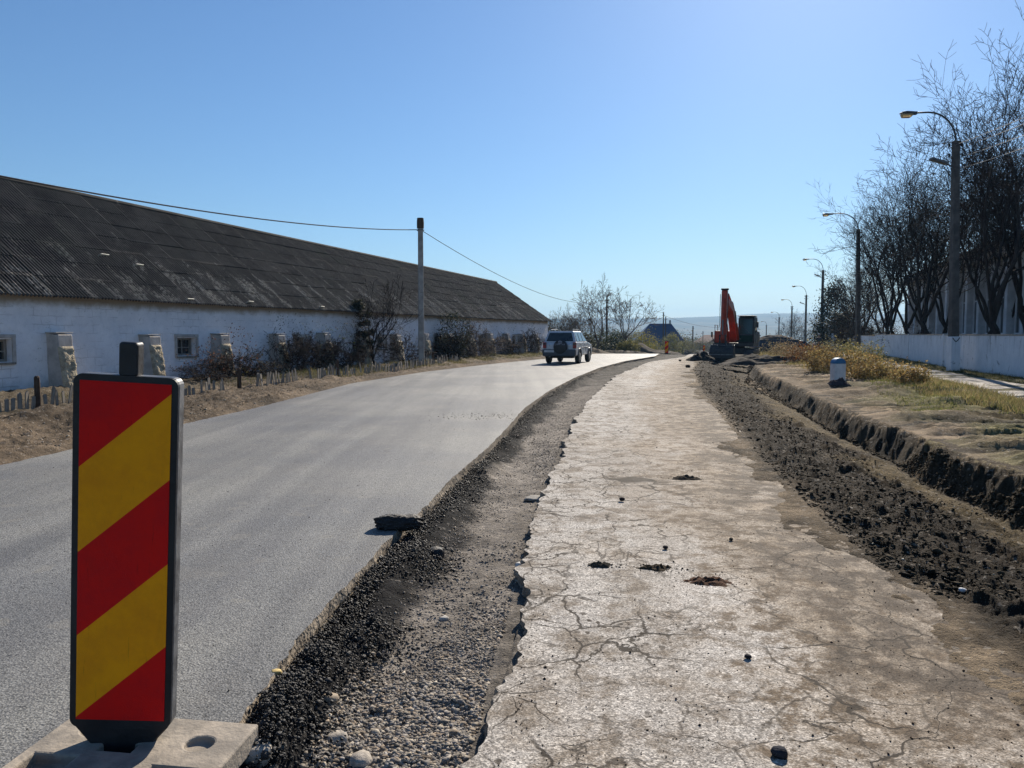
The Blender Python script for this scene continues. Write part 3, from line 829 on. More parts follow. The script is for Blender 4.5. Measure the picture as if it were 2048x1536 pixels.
# ================================================================== BARN
D = Vector((0.3465, 0.938, 0)).normalized()          # along the wall, away from the camera
N = Vector((D.y, -D.x, 0))                           # outwards, towards the road
C0 = Vector((2.63, 57.0, 0))                         # far corner
def W(s, out=0.0, z=0.0): return C0 - D * s + N * out + Vector((0, 0, z))
def s_at(px, out=0.0):
    k = (px - 1024) / F
    cx, cy = C0.x + N.x * out, C0.y + N.y * out
    return (cx - k * cy) / (D.x - k * D.y)
WALL_ANG = math.atan2(-D.y, -D.x)                    # local x runs towards the camera
EAVE, LEN = 2.47, 50.0
def barn():
    root = thing('long_barn', 'long low limewashed barn with dark corrugated roof and buttresses along the road', 'barn', C0, WALL_ANG)
    # local frame: x = towards camera, y: outwards is +y? check below
    inv = (Matrix.Translation(C0) @ Matrix.Rotation(WALL_ANG, 4, 'Z')).inverted()
    sgn = 1 if (inv @ (C0 + N)).y > 0 else -1        # outward sign in local frame
    def L(s, out, z): return (s, sgn * out, z)
    # wall with window openings
    wins = [41.9, 36.0, 30.3, 24.4, 18.7, 12.9, 7.1]
    th = 0.42; z0, z1 = 0.80, 1.33; hw = 0.38
    mb = MB()
    def slab(sa, sb, za, zb):
        mb.box(((sa + sb) / 2, -sgn * th / 2, (za + zb) / 2), (sb - sa, th, zb - za))
    xs = [0.0]
    for w in sorted(wins): xs += [w - hw, w + hw]
    xs.append(LEN)
    # front wall as displaced grid outside, with boxes behind forming reveals
    nx, nz = 620, 34
    gx = np.sort(np.concatenate([np.linspace(0, LEN, nx)] + [np.array([w - hw, w + hw]) for w in wins]))
    gz = np.sort(np.concatenate([np.linspace(-0.3, EAVE + 0.02, nz), [z0, z1]]))
    X, Z = np.meshgrid(gx, gz, indexing='ij')
    dis = 0.035 * fbm(X * 0.8, Z * 1.1, 201, 4) + 0.012 * fbm(X * 4, Z * 4, 205, 2)
    hole = np.zeros((len(gx) - 1, len(gz) - 1), bool)
    cxm = (gx[:-1] + gx[1:]) / 2; czm = (gz[:-1] + gz[1:]) / 2
    for w in wins:
        hole |= (np.abs(cxm - w) < hw)[:, None] & ((czm > z0) & (czm < z1))[None]
        near = (np.abs(X - w) < hw + .15) & (Z > z0 - .15) & (Z < z1 + .15); dis[near] *= 0.2
    V = np.stack([X, sgn * (dis + 0.03), Z], -1).reshape(-1, 3)
    idx = np.arange(X.size).reshape(X.shape)
    Q = np.stack([idx[:-1, :-1], idx[1:, :-1], idx[1:, 1:], idx[:-1, 1:]], -1)[~hole]
    link('wall', npmesh('wall', V, Q, smooth=True), M['lime'], root)
    # core and reveals
    core = MB()
    a = 0.0
    for w in sorted(wins):
        core.box(((a + w - hw) / 2, -sgn * (th / 2 - .02), (EAVE - .3) / 2 - .0), (w - hw - a, th, EAVE + .3))
        core.box((w, -sgn * (th / 2 - .02), (z0 - .3) / 2), (2 * hw, th, z0 + .3)); core.box((w, -sgn * (th / 2 - .02), (z1 + EAVE) / 2), (2 * hw, th, EAVE - z1))
        a = w + hw
    core.box(((a + LEN) / 2, -sgn * (th / 2 - .02), (EAVE - .3) / 2), (LEN - a, th, EAVE + .3))
    W2 = 4.2
    # gable ends
    for s in (0.0, LEN):
        core.prism([(-sgn * 0.01, -0.3), (-sgn * 2 * W2, -0.3), (-sgn * 2 * W2, EAVE), (-sgn * W2, 5.18 + (0.5 if s else 0)), (-sgn * 0.01, EAVE)], s, s + (0.3 if s == 0 else -0.3), 'x')
    core.box((LEN / 2, -sgn * 2 * W2, EAVE / 2 - .15), (LEN, .3, EAVE + .3))
    core.build('wall_core', M['lime'], root)
    # dark inside
    # windows
    for i, w in enumerate(sorted(wins)):
        fr = MB()
        y = -sgn * 0.17
        for (dx, dz, sx, sz) in ((0, z1 - .03, 2 * hw, .06), (0, z0 + .03, 2 * hw, .06), (-hw + .035, (z0 + z1) / 2, .07, z1 - z0 - .12), (hw - .035, (z0 + z1) / 2, .07, z1 - z0 - .12)):
            fr.box((w + dx, y, dz), (sx, .07, sz))
        wo_ = fr.build('window', M['wood'], root)
        gl = MB()
        gl.box((w - .15, y - sgn * .02, (z0 + z1) / 2), (.28, .01, z1 - z0 - .1)).box((w + .15, y - sgn * .02, (z0 + z1) / 2), (.28, .01, z1 - z0 - .1))
        gl.build('pane', M['glass'], wo_)
        MB().box((w, y + sgn * .0, (z0 + z1) / 2), (.035, .04, z1 - z0 - .12)).box((w, y + sgn * .003, (z0 + z1) / 2 - .02), (2 * hw - .14, .04, .03)).build('glazing_bar', M['wood'], wo_)
        MB().box((w, sgn * .03, z0 - .035), (2 * hw + .1, .14, .05)).build('sill', M['wood'], wo_)
        t = MB()
        t.box((w - hw - .05, sgn * .035, (z0 + z1) / 2), (.09, .05, z1 - z0 + .1)).box((w + hw + .05, sgn * .035, (z0 + z1) / 2), (.09, .05, z1 - z0 + .1)).box((w, sgn * .037, z1 + .07), (2 * hw + .2, .05, .09))
        t.build('surround', M['plaster'], wo_, bevel=.01)
    # buttresses
    rng = np.random.default_rng(3)
    s = 43.3
    for k in range(15):
        sb = 43.25 - 2.83 * k
        if sb < 1.5: break
        w = 0.40
        top = 1.45 + rng.uniform(-.03, .03)
        prof = [(0, -0.2), (0.62, -0.2), (0.60, 0.0), (0.43, 1.14), (0.42, top - .04), (0.0, top)]
        b = MB().prism([(sgn * u, v) for u, v in prof], sb - w / 2, sb + w / 2, 'x').build('buttress', M['plaster'], root, bevel=.02)
        # rough stone face on the sloping front
        nu, nv = 9, 26
        U, Vv = np.meshgrid(np.linspace(-w / 2 - .015, w / 2 + .015, nu), np.linspace(0, 1, nv), indexing='ij')
        d = 0.035 + 0.035 * rng.uniform(0, 1, U.shape) + 0.03 * fbm(U * 9 + k * 5, Vv * 9, 211, 3)
        d[0] = d[-1] = -.03; d[:, -1] = -.01
        yy = 0.62 - (0.62 - 0.43) * Vv + d; zz = -0.05 + 1.2 * Vv
        V = np.stack([sb + U, sgn * yy, zz], -1).reshape(-1, 3)
        idx = np.arange(U.size).reshape(U.shape)
        Q = np.stack([idx[:-1, :-1], idx[1:, :-1], idx[1:, 1:], idx[:-1, 1:]], -1).reshape(-1, 4)
        link('stone_face', npmesh('stone_face', V, Q), M['rubble'], b)
        MB().box((sb, sgn * .2, top + .005), (w + .06, .40, .035), ry=rng.uniform(-.02, .02)).build('cap', M['dark_steel'] if k % 4 == 7 else M['plaster'], b, bevel=.008)
    # corner strip and eave board
    MB().box((LEN / 2 - .1, sgn * .07, EAVE - .03), (LEN, .05, .09)).build('eave_board', M['wood'], root)
    # roof: one object per corrugated sheet
    sw_, rows = 1.17, 7
    nwave = 12
    def sheet(name):
        n = nwave * 6
        xs_ = np.linspace(-.51, .51, n + 1)
        zz = 0.030 * np.sin(np.linspace(0, nwave * 2 * math.pi, n + 1))
        V = np.concatenate([np.stack([xs_, np.full(n + 1, -.54), zz], 1), np.stack([xs_, np.full(n + 1, .54), zz], 1),
                            np.stack([xs_, np.full(n + 1, -.54), zz - .012], 1), np.stack([xs_, np.full(n + 1, -.54), zz], 1)])
        i = np.arange(n)
        Q = np.concatenate([np.stack([i, i + 1, n + 2 + i, n + 1 + i], 1), np.stack([2 * n + 2 + i, 2 * n + 3 + i, 3 * n + 4 + i, 3 * n + 3 + i], 1)])
        me = npmesh(name, V, Q, smooth=True); me.materials.append(M['roof']); return me
    shm = sheet('roof_sheet')
    inv3 = inv
    ncol = 42
    over = 0.24
    for i in range(ncol):
        sc = -0.35 + (i + .5) * sw_
        zr = 5.32 + (5.86 - 5.32) * (sc / 39.0)
        e = Vector(L(sc, over, EAVE - over * .62 + .03)); r = Vector(L(sc, -W2, zr))
        bvec = (r - e); ln = bvec.length; bvec.normalize()
        avec = Vector((1, 0, 0)) * (1 if sgn < 0 else -1)
        nvec = avec.cross(bvec)
        if nvec.z < 0: avec = -avec; nvec = avec.cross(bvec)
        h = ln / rows
        for j in range(rows):
            c = e + bvec * (h * (j + .5)) + nvec * (0.035 + 0.004 * (i % 2) + rng.uniform(-.006, .010))
            tl = 0.022 + rng.uniform(-.008, .01)
            b2 = (bvec + nvec * -tl).normalized(); n2 = avec.cross(b2)
            m = Matrix.Identity(4)
            for q, (vv, scl) in enumerate(((avec, sw_), (b2, h * 1.03), (n2, 1.0))):
                for p_ in range(3): m[p_][q] = vv[p_] * scl
            m.translation = c + avec * rng.uniform(-.03, .03) + bvec * rng.uniform(-.025, .025)
            o = bpy.data.objects.new('roof_sheet', shm); COL.objects.link(o); o.parent = root; o.matrix_basis = m
    # ridge, back slope, verge
    rb = MB()
    p0, p1 = Vector(L(-.35, -W2, 5.36)), Vector(L(LEN - .5, -W2, 5.36 + .54 * (LEN / 39)))
    rb.tube([p0 + (p1 - p0) * t for t in np.linspace(0, 1, 30)], 0.09, 8)
    rb.build('ridge_cap', M['roof'], root)
    bk = MB()
    e0, e1 = Vector(L(-.35, -2 * W2 - .3, EAVE - .15)), Vector(L(LEN, -2 * W2 - .3, EAVE - .15))
    for off in (0,):
        q = [p0, p1, e1, e0]; q2 = [v - Vector((0, 0, .08)) for v in q]
        bk.add(q + q2, [(0, 1, 2, 3), (7, 6, 5, 4), (0, 4, 5, 1), (1, 5, 6, 2), (2, 6, 7, 3), (3, 7, 4, 0)])
    bk.build('back_slope', M['roof'], root)
    vb = MB()
    vb.tube([Vector(L(-.38, .22, EAVE - .1)), Vector(L(-.38, -W2, 5.3))], .045, 6)
    vb.build('verge_board', M['wood'], root)
    # broken white chips lying along the eave and slope
    for px, v in ((495, 0.02), (636, 0.01), (287, 0.36), (340, .3), (372, 0.01)):
        sc = s_at(px)
        zr = 5.32 + .54 * (sc / 39.0)
        e = Vector(L(sc, over, EAVE - over * .62 + .03)); r = Vector(L(sc, -W2, zr))
        c = e.lerp(r, v) + Vector((0, 0, .09))
        MB().box((0, 0, 0), (.34, .13, .02), rx=sgn * -.5 * -1, rz=.2).build('broken_piece', pm('pale_fibre_cement', (.6, .58, .5), (.45, .43, .38), 8), root, loc=c)
barn()

# ================================================================== POLES, LAMPS, WIRES
def tapered_pole(parent, h, w0, w1, mat, name='post'):
    mb = MB()
    prof = []
    for i in range(7):
        t = i / 6; w = w0 + (w1 - w0) * t
        prof.append((w, h * t))
    vs = []; fs = []
    for w, z in prof: vs += [(-w, -w, z), (w, -w, z), (w, w, z), (-w, w, z)]
    for i in range(6):
        for k in range(4): fs.append((i * 4 + k, i * 4 + (k + 1) % 4, i * 4 + 4 + (k + 1) % 4, i * 4 + 4 + k))
    fs.append((3, 2, 1, 0)); fs.append((24, 25, 26, 27))
    mb.add(vs, fs)
    return mb.build(name, mat, parent, bevel=w1 * .28)
def z_on(x, y): return float(ground_h(np.array([x]), np.array([y]))[0])

p = G(843, 737)
pole1 = thing('utility_pole', 'weathered concrete pole with a dark top standing on the verge before the barn', 'utility pole', (p[0], p[1], z_on(*p) - .1), 0.15, 'overhead line poles')
PH = (737 - 449) / F * p[1] * 1.0 + .1
tapered_pole(pole1, PH - .42, .125, .105, M['pole_pale'])
MB().lathe([(.145, PH - .43), (.15, PH - .2), (.135, PH)], 10).build('cap', M['pole_wood'], pole1)
MB().lathe([(.16, PH - .52), (.16, PH - .48)], 10).build('clamp', M['steel'], pole1)
TOP1 = Vector((p[0], p[1], z_on(*p) - .1 + PH - .48))
def wood_pole(px, ytop, Y, label, r=.11, group='overhead line poles'):
    t = P(px, ytop, Y); zb = z_on(t.x, Y) - .2
    o = thing('utility_pole', label, 'utility pole', (t.x, Y, zb), 0, group)
    h = t.z - zb
    MB().tube([(0, 0, 0), (0, 0, h * .5), (0.0, 0, h)], [r * 1.15, r, r * .8], 8).build('post', M['pole_wood'], o)
    MB().box((0, 0, h - .5), (.5, .06, .06)).lathe([(.03, h - .47), (.05, h - .42), (.03, h - .36)], 6, (.2, 0, 0)).build('bracket', M['steel'], o)
    return o, Vector((t.x, Y, t.z - .45))
o2, TOP2 = wood_pole(1214, 592, 88, 'tarred wooden pole between the bare trees beyond the car')
o3, TOP3 = wood_pole(1327, 625, 128, 'slim wooden pole before the blue roof, the taller of two side by side')
o4, TOP4 = wood_pole(1331.5, 633, 134, 'slim wooden pole before the blue roof, the shorter of two side by side')
o5, TOP5 = wood_pole(1386, 652, 150, 'lone wooden pole between the two far striped beacons', r=.13)
o6, TOP6 = wood_pole(1406, 662, 190, 'thin far pole just left of the far striped beacon', r=.1)
def wire(a, b, sag, label, r=.012, group='overhead wires', n=24, mat='wire'):
    pts = [Vector(a).lerp(Vector(b), t) - Vector((0, 0, sag * 4 * t * (1 - t))) for t in np.linspace(0, 1, n)]
    o = MB().tube(pts, r, 4).build('overhead_wire', M[mat])
    tag(o, label, 'wire', group)
    return o
wire(P(-260, 300, 12.5) , TOP1, 0.35, 'twisted cable running above the barn roof to the concrete pole', .017)
wire(TOP1, TOP2, 1.35, 'sagging cable from the concrete pole to the wooden pole past the car', .016)
wire(TOP3, P(1440, 655, 155), .5, 'thin cable leaving the taller pole before the blue roof', .02)

def lamp_post(px, yb, ytop_pole, ytop_arm, Y, headpx, label, second=None, lean=0, white=0, tipw=.075):
    b = P(px, yb, Y); zb = z_on(b.x, Y) - .15 if yb is not None else 0
    h = P(px, ytop_pole, Y).z - zb
    ha = P(px, ytop_arm, Y).z - zb
    o = thing('street_lamp', label, 'street lamp', (b.x, Y, zb), 0, 'street lamps along the white wall')
    if lean: o.rotation_euler = (0, lean, 0)
    tapered_pole(o, h, .15, .105, M['pole'], 'post')
    if white:
        MB().box((0, 0, white / 2), (.34, .34, white)).build('whitewashed_base', M['white_wall'], o, bevel=.02)
    dx = (px - headpx) / F * Y
    rise = ha - h
    pts = [(0, 0, h - .3), (0, 0, h)]
    ra = min(dx * .55, rise * 1.1)
    for a in np.linspace(0, 90, 9):
        pts.append((-(dx * .5) * (1 - math.cos(R(a))), 0, h + rise * math.sin(R(a))))
    pts.append((-dx * .78, 0, ha - .01))
    MB().tube(pts, .032, 8).build('arm', M['dark_steel'], o, smooth=True)
    hd = MB()
    x0 = -dx * .72
    hd.box((x0 - .18, 0, ha - .02), (.42, .13, .11))
    xs_ = [(-dx - .02, .03, .02, -.10), (-dx + .05, .12, .06, -.13), (-dx + .2, .15, .075, -.14), (-dx + .46, .13, .06, -.10), (-dx + .58, .07, .05, -.05)]
    vs = []
    for x, w, zt, zb_ in xs_:
        vs += [(x, -w, ha + zt * .4 - .05), (x, w, ha + zt * .4 - .05), (x, w * .8, ha + zt - .03), (x, -w * .8, ha + zt - .03)]
    fs = [(0, 1, 2, 3), (16, 19, 18, 17)]
    for i in range(4):
        for k in range(4): fs.append((i * 4 + k, i * 4 + 4 + k, i * 4 + 4 + (k + 1) % 4, i * 4 + (k + 1) % 4))
    hd.add(vs, fs)
    head = hd.build('lamp_head', M['plas_grey'], o, bevel=.012)
    # amber glass bowl below
    gb = MB(); vs = []
    for x, w, zt, d in [(-dx + .02, .06, 0, .03), (-dx + .08, .10, 0, .12), (-dx + .36, .11, 0, .12), (-dx + .46, .06, 0, .03)]:
        vs += [(x, -w, ha - .055), (x, w, ha - .055), (x, w * .7, ha - .055 - d), (x, -w * .7, ha - .055 - d)]
    fs = [(0, 1, 2, 3), (12, 15, 14, 13)]
    for i in range(3):
        for k in range(4): fs.append((i * 4 + k, i * 4 + 4 + k, i * 4 + 4 + (k + 1) % 4, i * 4 + (k + 1) % 4))
    gb.add(vs, fs).build('bowl', M['amber'], head, bevel=.01)
    if second:
        hz_ = P(px, second, Y).z - zb
        s2 = MB()
        s2.tube([(-.1, 0, hz_ - .1), (-.35, 0, hz_ + .02)], .03, 6)
        s2.box((-.62, 0, hz_ + .12), (.62, .24, .09), ry=.3)
        s2.build('small_lamp', M['plas_grey'], o, bevel=.03)
    for k, zz in enumerate((h - .25, h - .6)):
        for sx in (-1, 1):
            ins = MB()
            ins.tube([(sx * .1, 0, zz), (sx * .24, 0, zz), (sx * .24, 0, zz + .06)], .012, 5)
            ins.lathe([(.02, zz + .04), (.045, zz + .07), (.03, zz + .11), (.04, zz + .14), (.015, zz + .17)], 8, (sx * .24, 0, 0))
            ins.build('insulator', M['rubber'], o)
    return o, Vector((b.x, Y, zb + h))
am = NT('amber_glass'); am.out((0.6, 0.42, 0.2), 0.35)
am.b.inputs['Transmission Weight'].default_value = 0.15
M['amber'] = am.m
LT = []
LT.append(lamp_post(1906, 747, 282, 223, 28.3, 1796, 'nearest tall street lamp with amber bowl and a small lamp head on its post', second=328, white=1.42, lean=R(-1.4))[1])
LT.append(lamp_post(1716, 705, 458, 426, 53.5, 1645, 'second street lamp from the right, slightly leaning, behind the end of the white wall', lean=R(-1.5))[1])
LT.append(lamp_post(1642, 700, 540, 518, 84, 1601, 'third street lamp, beside the dark conifer, with a small lower lamp head', second=553)[1])
LT.append(lamp_post(1610, 700, 590, 572, 112, 1581, 'fourth street lamp, tall before the pale sky left of the conifer', second=608)[1])
LT.append(lamp_post(1582, 700, 612, 599, 141, 1560, 'fifth street lamp, among pinkish bare twigs')[1])
LT.append(lamp_post(1557, 695, 634, 624, 182, 1540, 'sixth street lamp, low against the blue hill')[1])
LT.append(lamp_post(1532, 692, 650, 643, 225, 1521, 'small far street lamp right of the excavator cab')[1])
for k, (dz, sx) in enumerate(((-.15, .24), (-.5, .24), (-.15, -.24), (-.95, .1))):
    wire(LT[0] + Vector((sx, 0, dz)), Vector((13.6 + sx, 3.0, LT[0].z + dz + .2)), .5, ['upper bright wire running right from the nearest lamp post', 'second bright wire running right from the nearest lamp post', 'wire on the left insulator of the nearest lamp post', 'low wire running right below the insulators'][k], .012, 'wires on the lamp posts', 20, 'wire_b' if 'wire_b' in M else 'wire')
    wire(LT[0] + Vector((sx, 0, dz)), LT[1] + Vector((sx, 0, dz)), .6, ['upper wire between the two nearest lamp posts', 'second wire between the two nearest lamp posts', 'wire on the left side between the two nearest lamp posts', 'lowest wire between the two nearest lamp posts'][k], .01, 'wires on the lamp posts', 20)

# ================================================================== WHITE WALL
def white_wall():
    root = thing('boundary_wall', 'white panel wall stained with dark patches beside the footpath', 'wall', (float(WL(26)), 26, 0))
    base = Vector((float(WL(26)), 26, 0))
    pts = []
    y = 12.0
    # walk along the curve in panel lengths
    cuts = []
    while y < 64.0:
        x = float(WL(y)); cuts.append(Vector((x, y, 0)))
        L_ = 2.95
        sl = (float(WL(y + 1)) - x); y += L_ / math.hypot(1, sl)
    for i in range(len(cuts) - 1):
        a, b = cuts[i], cuts[i + 1]
        d = (b - a); ln = d.length; d.normalize(); ang = math.atan2(d.y, d.x)
        mid = (a + b) / 2; g0 = float(tz(mid.x, mid.y))
        h = 1.40 if a.y < 51 else 1.32
        mb = MB().box((0, 0, h / 2 - .1), (ln - .025, .12, h + .2))
        mb.build('panel', M['white_wall'], root, bevel=.008, loc=mid - base + Vector((0, 0, g0 + .0)), rot=(0, 0, ang))
        MB().box((0, 0, h + .02), (ln - .01, .17, .045)).build('coping', M['concrete'], root, bevel=.008, loc=mid - base + Vector((0, 0, g0)), rot=(0, 0, ang))
        if i % 3 == 1:
            MB().box((0, .0, h / 2), (.16, .2, h + .12)).build('post', M['white_wall'], root, bevel=.01, loc=a - base + Vector((0, 0, g0)), rot=(0, 0, ang))
    # footing ledge
    # V mark and stains painted on the whitewashed lamp base
white_wall()
def mark(pts, w, loc, rz, name, label):
    mb = MB()
    for a, b in zip(pts[:-1], pts[1:]):
        a = Vector((a[0], 0, a[1])); b = Vector((b[0], 0, b[1]))
        d = (b - a).normalized(); n = Vector((-d.z, 0, d.x)) * w / 2
        mb.add([a - n, b - n, b + n, a + n, a - n + Vector((0, .004, 0)), b - n + Vector((0, .004, 0)), b + n + Vector((0, .004, 0)), a + n + Vector((0, .004, 0))],
               [(0, 1, 2, 3), (7, 6, 5, 4), (0, 4, 5, 1), (1, 5, 6, 2), (2, 6, 7, 3), (3, 7, 4, 0)])
    return mb
lp0 = [o for o in bpy.data.objects if o.name == 'street_lamp'][0]
mark([(-.13, 1.38), (-.06, 1.28), (0, 1.23), (.06, 1.28), (.13, 1.38)], .03, None, 0, '', '').build('painted_mark', M['black'], lp0, loc=(0, -.178, 0))

# gate post, corrugated fence, low far wall
gp = P(1678, 700, 66)
o = thing('gate_post', 'brown brick gate post at the end of the white wall', 'gate post', (gp.x, 66, float(tz(gp.x, 66)) - .1), .3)
for k in range(16):
    MB().box((0, 0, .055 + k * .105), (.55, .55, .095)).build('brick_course', M['plaster'] if k % 5 == 3 else M['bark2'], o, bevel=.008)
MB().box((0, 0, 1.74), (.66, .66, .08)).build('cap', M['concrete'], o, bevel=.01)
fe = thing('corrugated_fence', 'pale blue corrugated metal fence behind the walking person', 'fence', (P(1660, 690, 78).x, 78, 0))
a, b = P(1672, 680, 69), P(1645, 680, 92); bz = Vector(fe.location)
cm = pm('pale_blue_sheet', (.46, .52, .58), (.36, .42, .48), 4, .6)
for k in range(8):
    t0, t1 = k / 8, (k + 1) / 8
    A, B = a.lerp(b, t0), a.lerp(b, t1); ga = float(tz(A.x, A.y)); d = B - A; ln = math.hypot(d.x, d.y)
    n = 24; xs_ = np.linspace(-ln / 2, ln / 2, n * 2 + 1); yy = .035 * np.sin(np.arange(n * 2 + 1) * math.pi / 2 * 1.0)
    h = 2.05
    V = np.concatenate([np.stack([xs_, yy, np.zeros_like(xs_)], 1), np.stack([xs_, yy, np.full_like(xs_, h)], 1)])
    i = np.arange(n * 2); Q = np.stack([i, i + 1, 2 * n + 2 + i, 2 * n + 1 + i], 1)
    link('sheet', npmesh('sheet', V, Q), cm, fe, loc=((A + B) / 2 - bz) * 1.0 + Vector((0, 0, ga - (A.z + B.z) / 2 - .1)), rot=(0, 0, math.atan2(d.y, d.x)))
lw = thing('low_wall', 'low white wall far along the footpath beyond the walking person', 'wall', (P(1630, 690, 100).x, 100, 0))
a, b = P(1645, 690, 93), P(1603, 690, 135); bz = Vector(lw.location)
for k in range(9):
    A, B = a.lerp(b, k / 9), a.lerp(b, (k + 1) / 9); d = B - A; ln = math.hypot(d.x, d.y); g0 = float(tz(A.x, A.y))
    hh = 1.5 + .12 * (k % 3)
    m_ = (A + B) / 2
    MB().box((0, 0, hh / 2), (ln - .03, .15, hh)).build('panel', M['white_wall'], lw, loc=(m_.x - bz.x, m_.y - bz.y, g0 - .2), rot=(0, 0, math.atan2(d.y, d.x)))

# ================================================================== LONG BUILDING BEHIND THE TREES
def hall():
    A = Vector((17.5, 17.5, 0)); B = Vector((29.9, 58.5, 0)); d = (B - A); L_ = d.length; d.normalize()
    n = Vector((-d.y, d.x, 0))     # towards the road (left)
    ang = math.atan2(d.y, d.x)
    root = thing('long_building', 'long grey single storey building with pilasters and tall windows behind the bare trees', 'building', A, ang)
    wm = pm('grey_render', (.50, .47, .44), (.36, .34, .32), 1.2, .92, .5, 18)
    cw = pm('pale_pilaster', (.66, .66, .67), (.5, .5, .51), 2, .9, .3, 20)
    MB().box((L_ / 2, -5.2, 2.6), (L_, 10, 5.6)).build('wall', wm, root)
    x = 1.2; k = 0
    while x < L_ - 1:
        wide = x < L_ - 13
        MB().box((x, -.1, 2.55), (.42, .45, 5.3)).build('pilaster', cw, root, bevel=.02)
        if wide:
            for q in (1.15,):
                f = MB().box((x + q, -.18, 4.05), (1.1, .12, .12)).box((x + q, -.18, 1.45), (1.1, .12, .12)).box((x + q - .5, -.18, 2.75), (.1, .12, 2.48)).box((x + q + .5, -.18, 2.75), (.1, .12, 2.48)).box((x + q, -.18, 3.2), (.9, .08, .07)).box((x + q, -.18, 2.75), (.07, .08, 2.48)).build('window', cw, root)
                MB().box((x + q, -.19, 2.75), (.92, .05, 2.5)).build('pane', M['glass'], f)
        x += 2.25; k += 1
    MB().box((L_ / 2, .1, .9), (L_, .35, .3)).build('plinth', cw, root, bevel=.02)
    MB().box((L_ / 2, .05, 5.25), (L_ + .3, .9, .3)).build('cornice', wm, root, bevel=.03)
    rf = NT('worn_tile'); c = rf.noise(rf.pos(), 3, 6, .7)
    rf.out(rf.mix(rf.ramp(c, .35, .65), (.20, .15, .09), (.08, .06, .05)), .9)
    rows = 9
    for r_ in range(rows):
        t = r_ / rows
        mb = MB()
        m_ = int(L_ / .32)
        for q in range(m_):
            pass
        mb.box((L_ / 2, .75 - 5.9 * (t + .5 / rows), 5.45 + 2.6 * (t + .5 / rows)), (L_ + .8, 5.9 / rows * 1.15, .07), rx=-.41 + .06)
        mb.build('roof_course', rf.m, root)
    MB().prism([(-5.2, 8.1), (.5, 5.4), (-10.9, 5.4)], .2, L_ - .2, 'x').build('gable', wm, root)
    MB().box((L_ / 2, -8.1, 6.75), (L_ + .8, 6.3, .08), rx=.41).build('back_slope', rf.m, root)
hall()

# ================================================================== PICKET FENCE
def fence():
    rng = random.Random(5)
    path = [(-12.0, 8.5), (-10.4, 11.0), (-9.05, 13.6), (-8.5, 15.2), (-7.2, 17.5), (-6.6, 19.5), (-5.9, 22.7), (-4.5, 28.0), (-3.3, 33.5), (-2.6, 37.5)]
    root = thing('picket_fence', 'ankle high fence of grey split pickets along the verge before the barn', 'fence', (-6.6, 19.5, 0))
    ox, oy = -6.6, 19.5
    meshes = []
    for v in range(6):
        w = rng.uniform(.055, .085); h = rng.uniform(.20, .34); t = .02
        top = [(-w / 2, h - rng.uniform(0, .04)), (rng.uniform(-.02, .02), h + rng.uniform(.0, .045)), (w / 2, h - rng.uniform(0, .04))]
        poly = [(-w / 2 * .9, -.12), (w / 2 * .9, -.12)] + top[::-1]
        meshes.append(MB().prism(poly, -t / 2, t / 2, 'y').mesh('picket', M['picket']))
    dist = 0; segs = []
    for a, b in zip(path[:-1], path[1:]): segs.append((Vector((a[0], a[1], 0)), Vector((b[0], b[1], 0))))
    n = 0
    for a, b in segs:
        L_ = (b - a).length; k = int(L_ / .125); ang = math.atan2(b.y - a.y, b.x - a.x)
        for i in range(k):
            c = a.lerp(b, (i + .5) / k)
            gap = vn(np.array([c.y * .9]), np.array([2.0]), 77)[0]
            if (gap > .28 and c.y > 18) or rng.random() < .08: continue
            if 15.0 < c.y < 15.9: continue
            o = bpy.data.objects.new('picket', rng.choice(meshes)); COL.objects.link(o); o.parent = root
            o.location = (c.x - ox + rng.uniform(-.02, .02), c.y - oy, z_on(c.x, c.y))
            o.rotation_euler = (rng.gauss(0, .09), rng.gauss(0, .1), ang + rng.gauss(0, .15))
            n += 1
    for (x, y) in ((-8.82, 14.25), (-6.75, 19.0), (-5.5, 24.2), (-3.4, 33.2)):
        MB().lathe([(.055, -.2), (.052, .3), (.048, .52), (.03, .55)], 8, (x - ox, y - oy, z_on(x, y))).build('fence_post', M['pole_wood'], root)
fence()

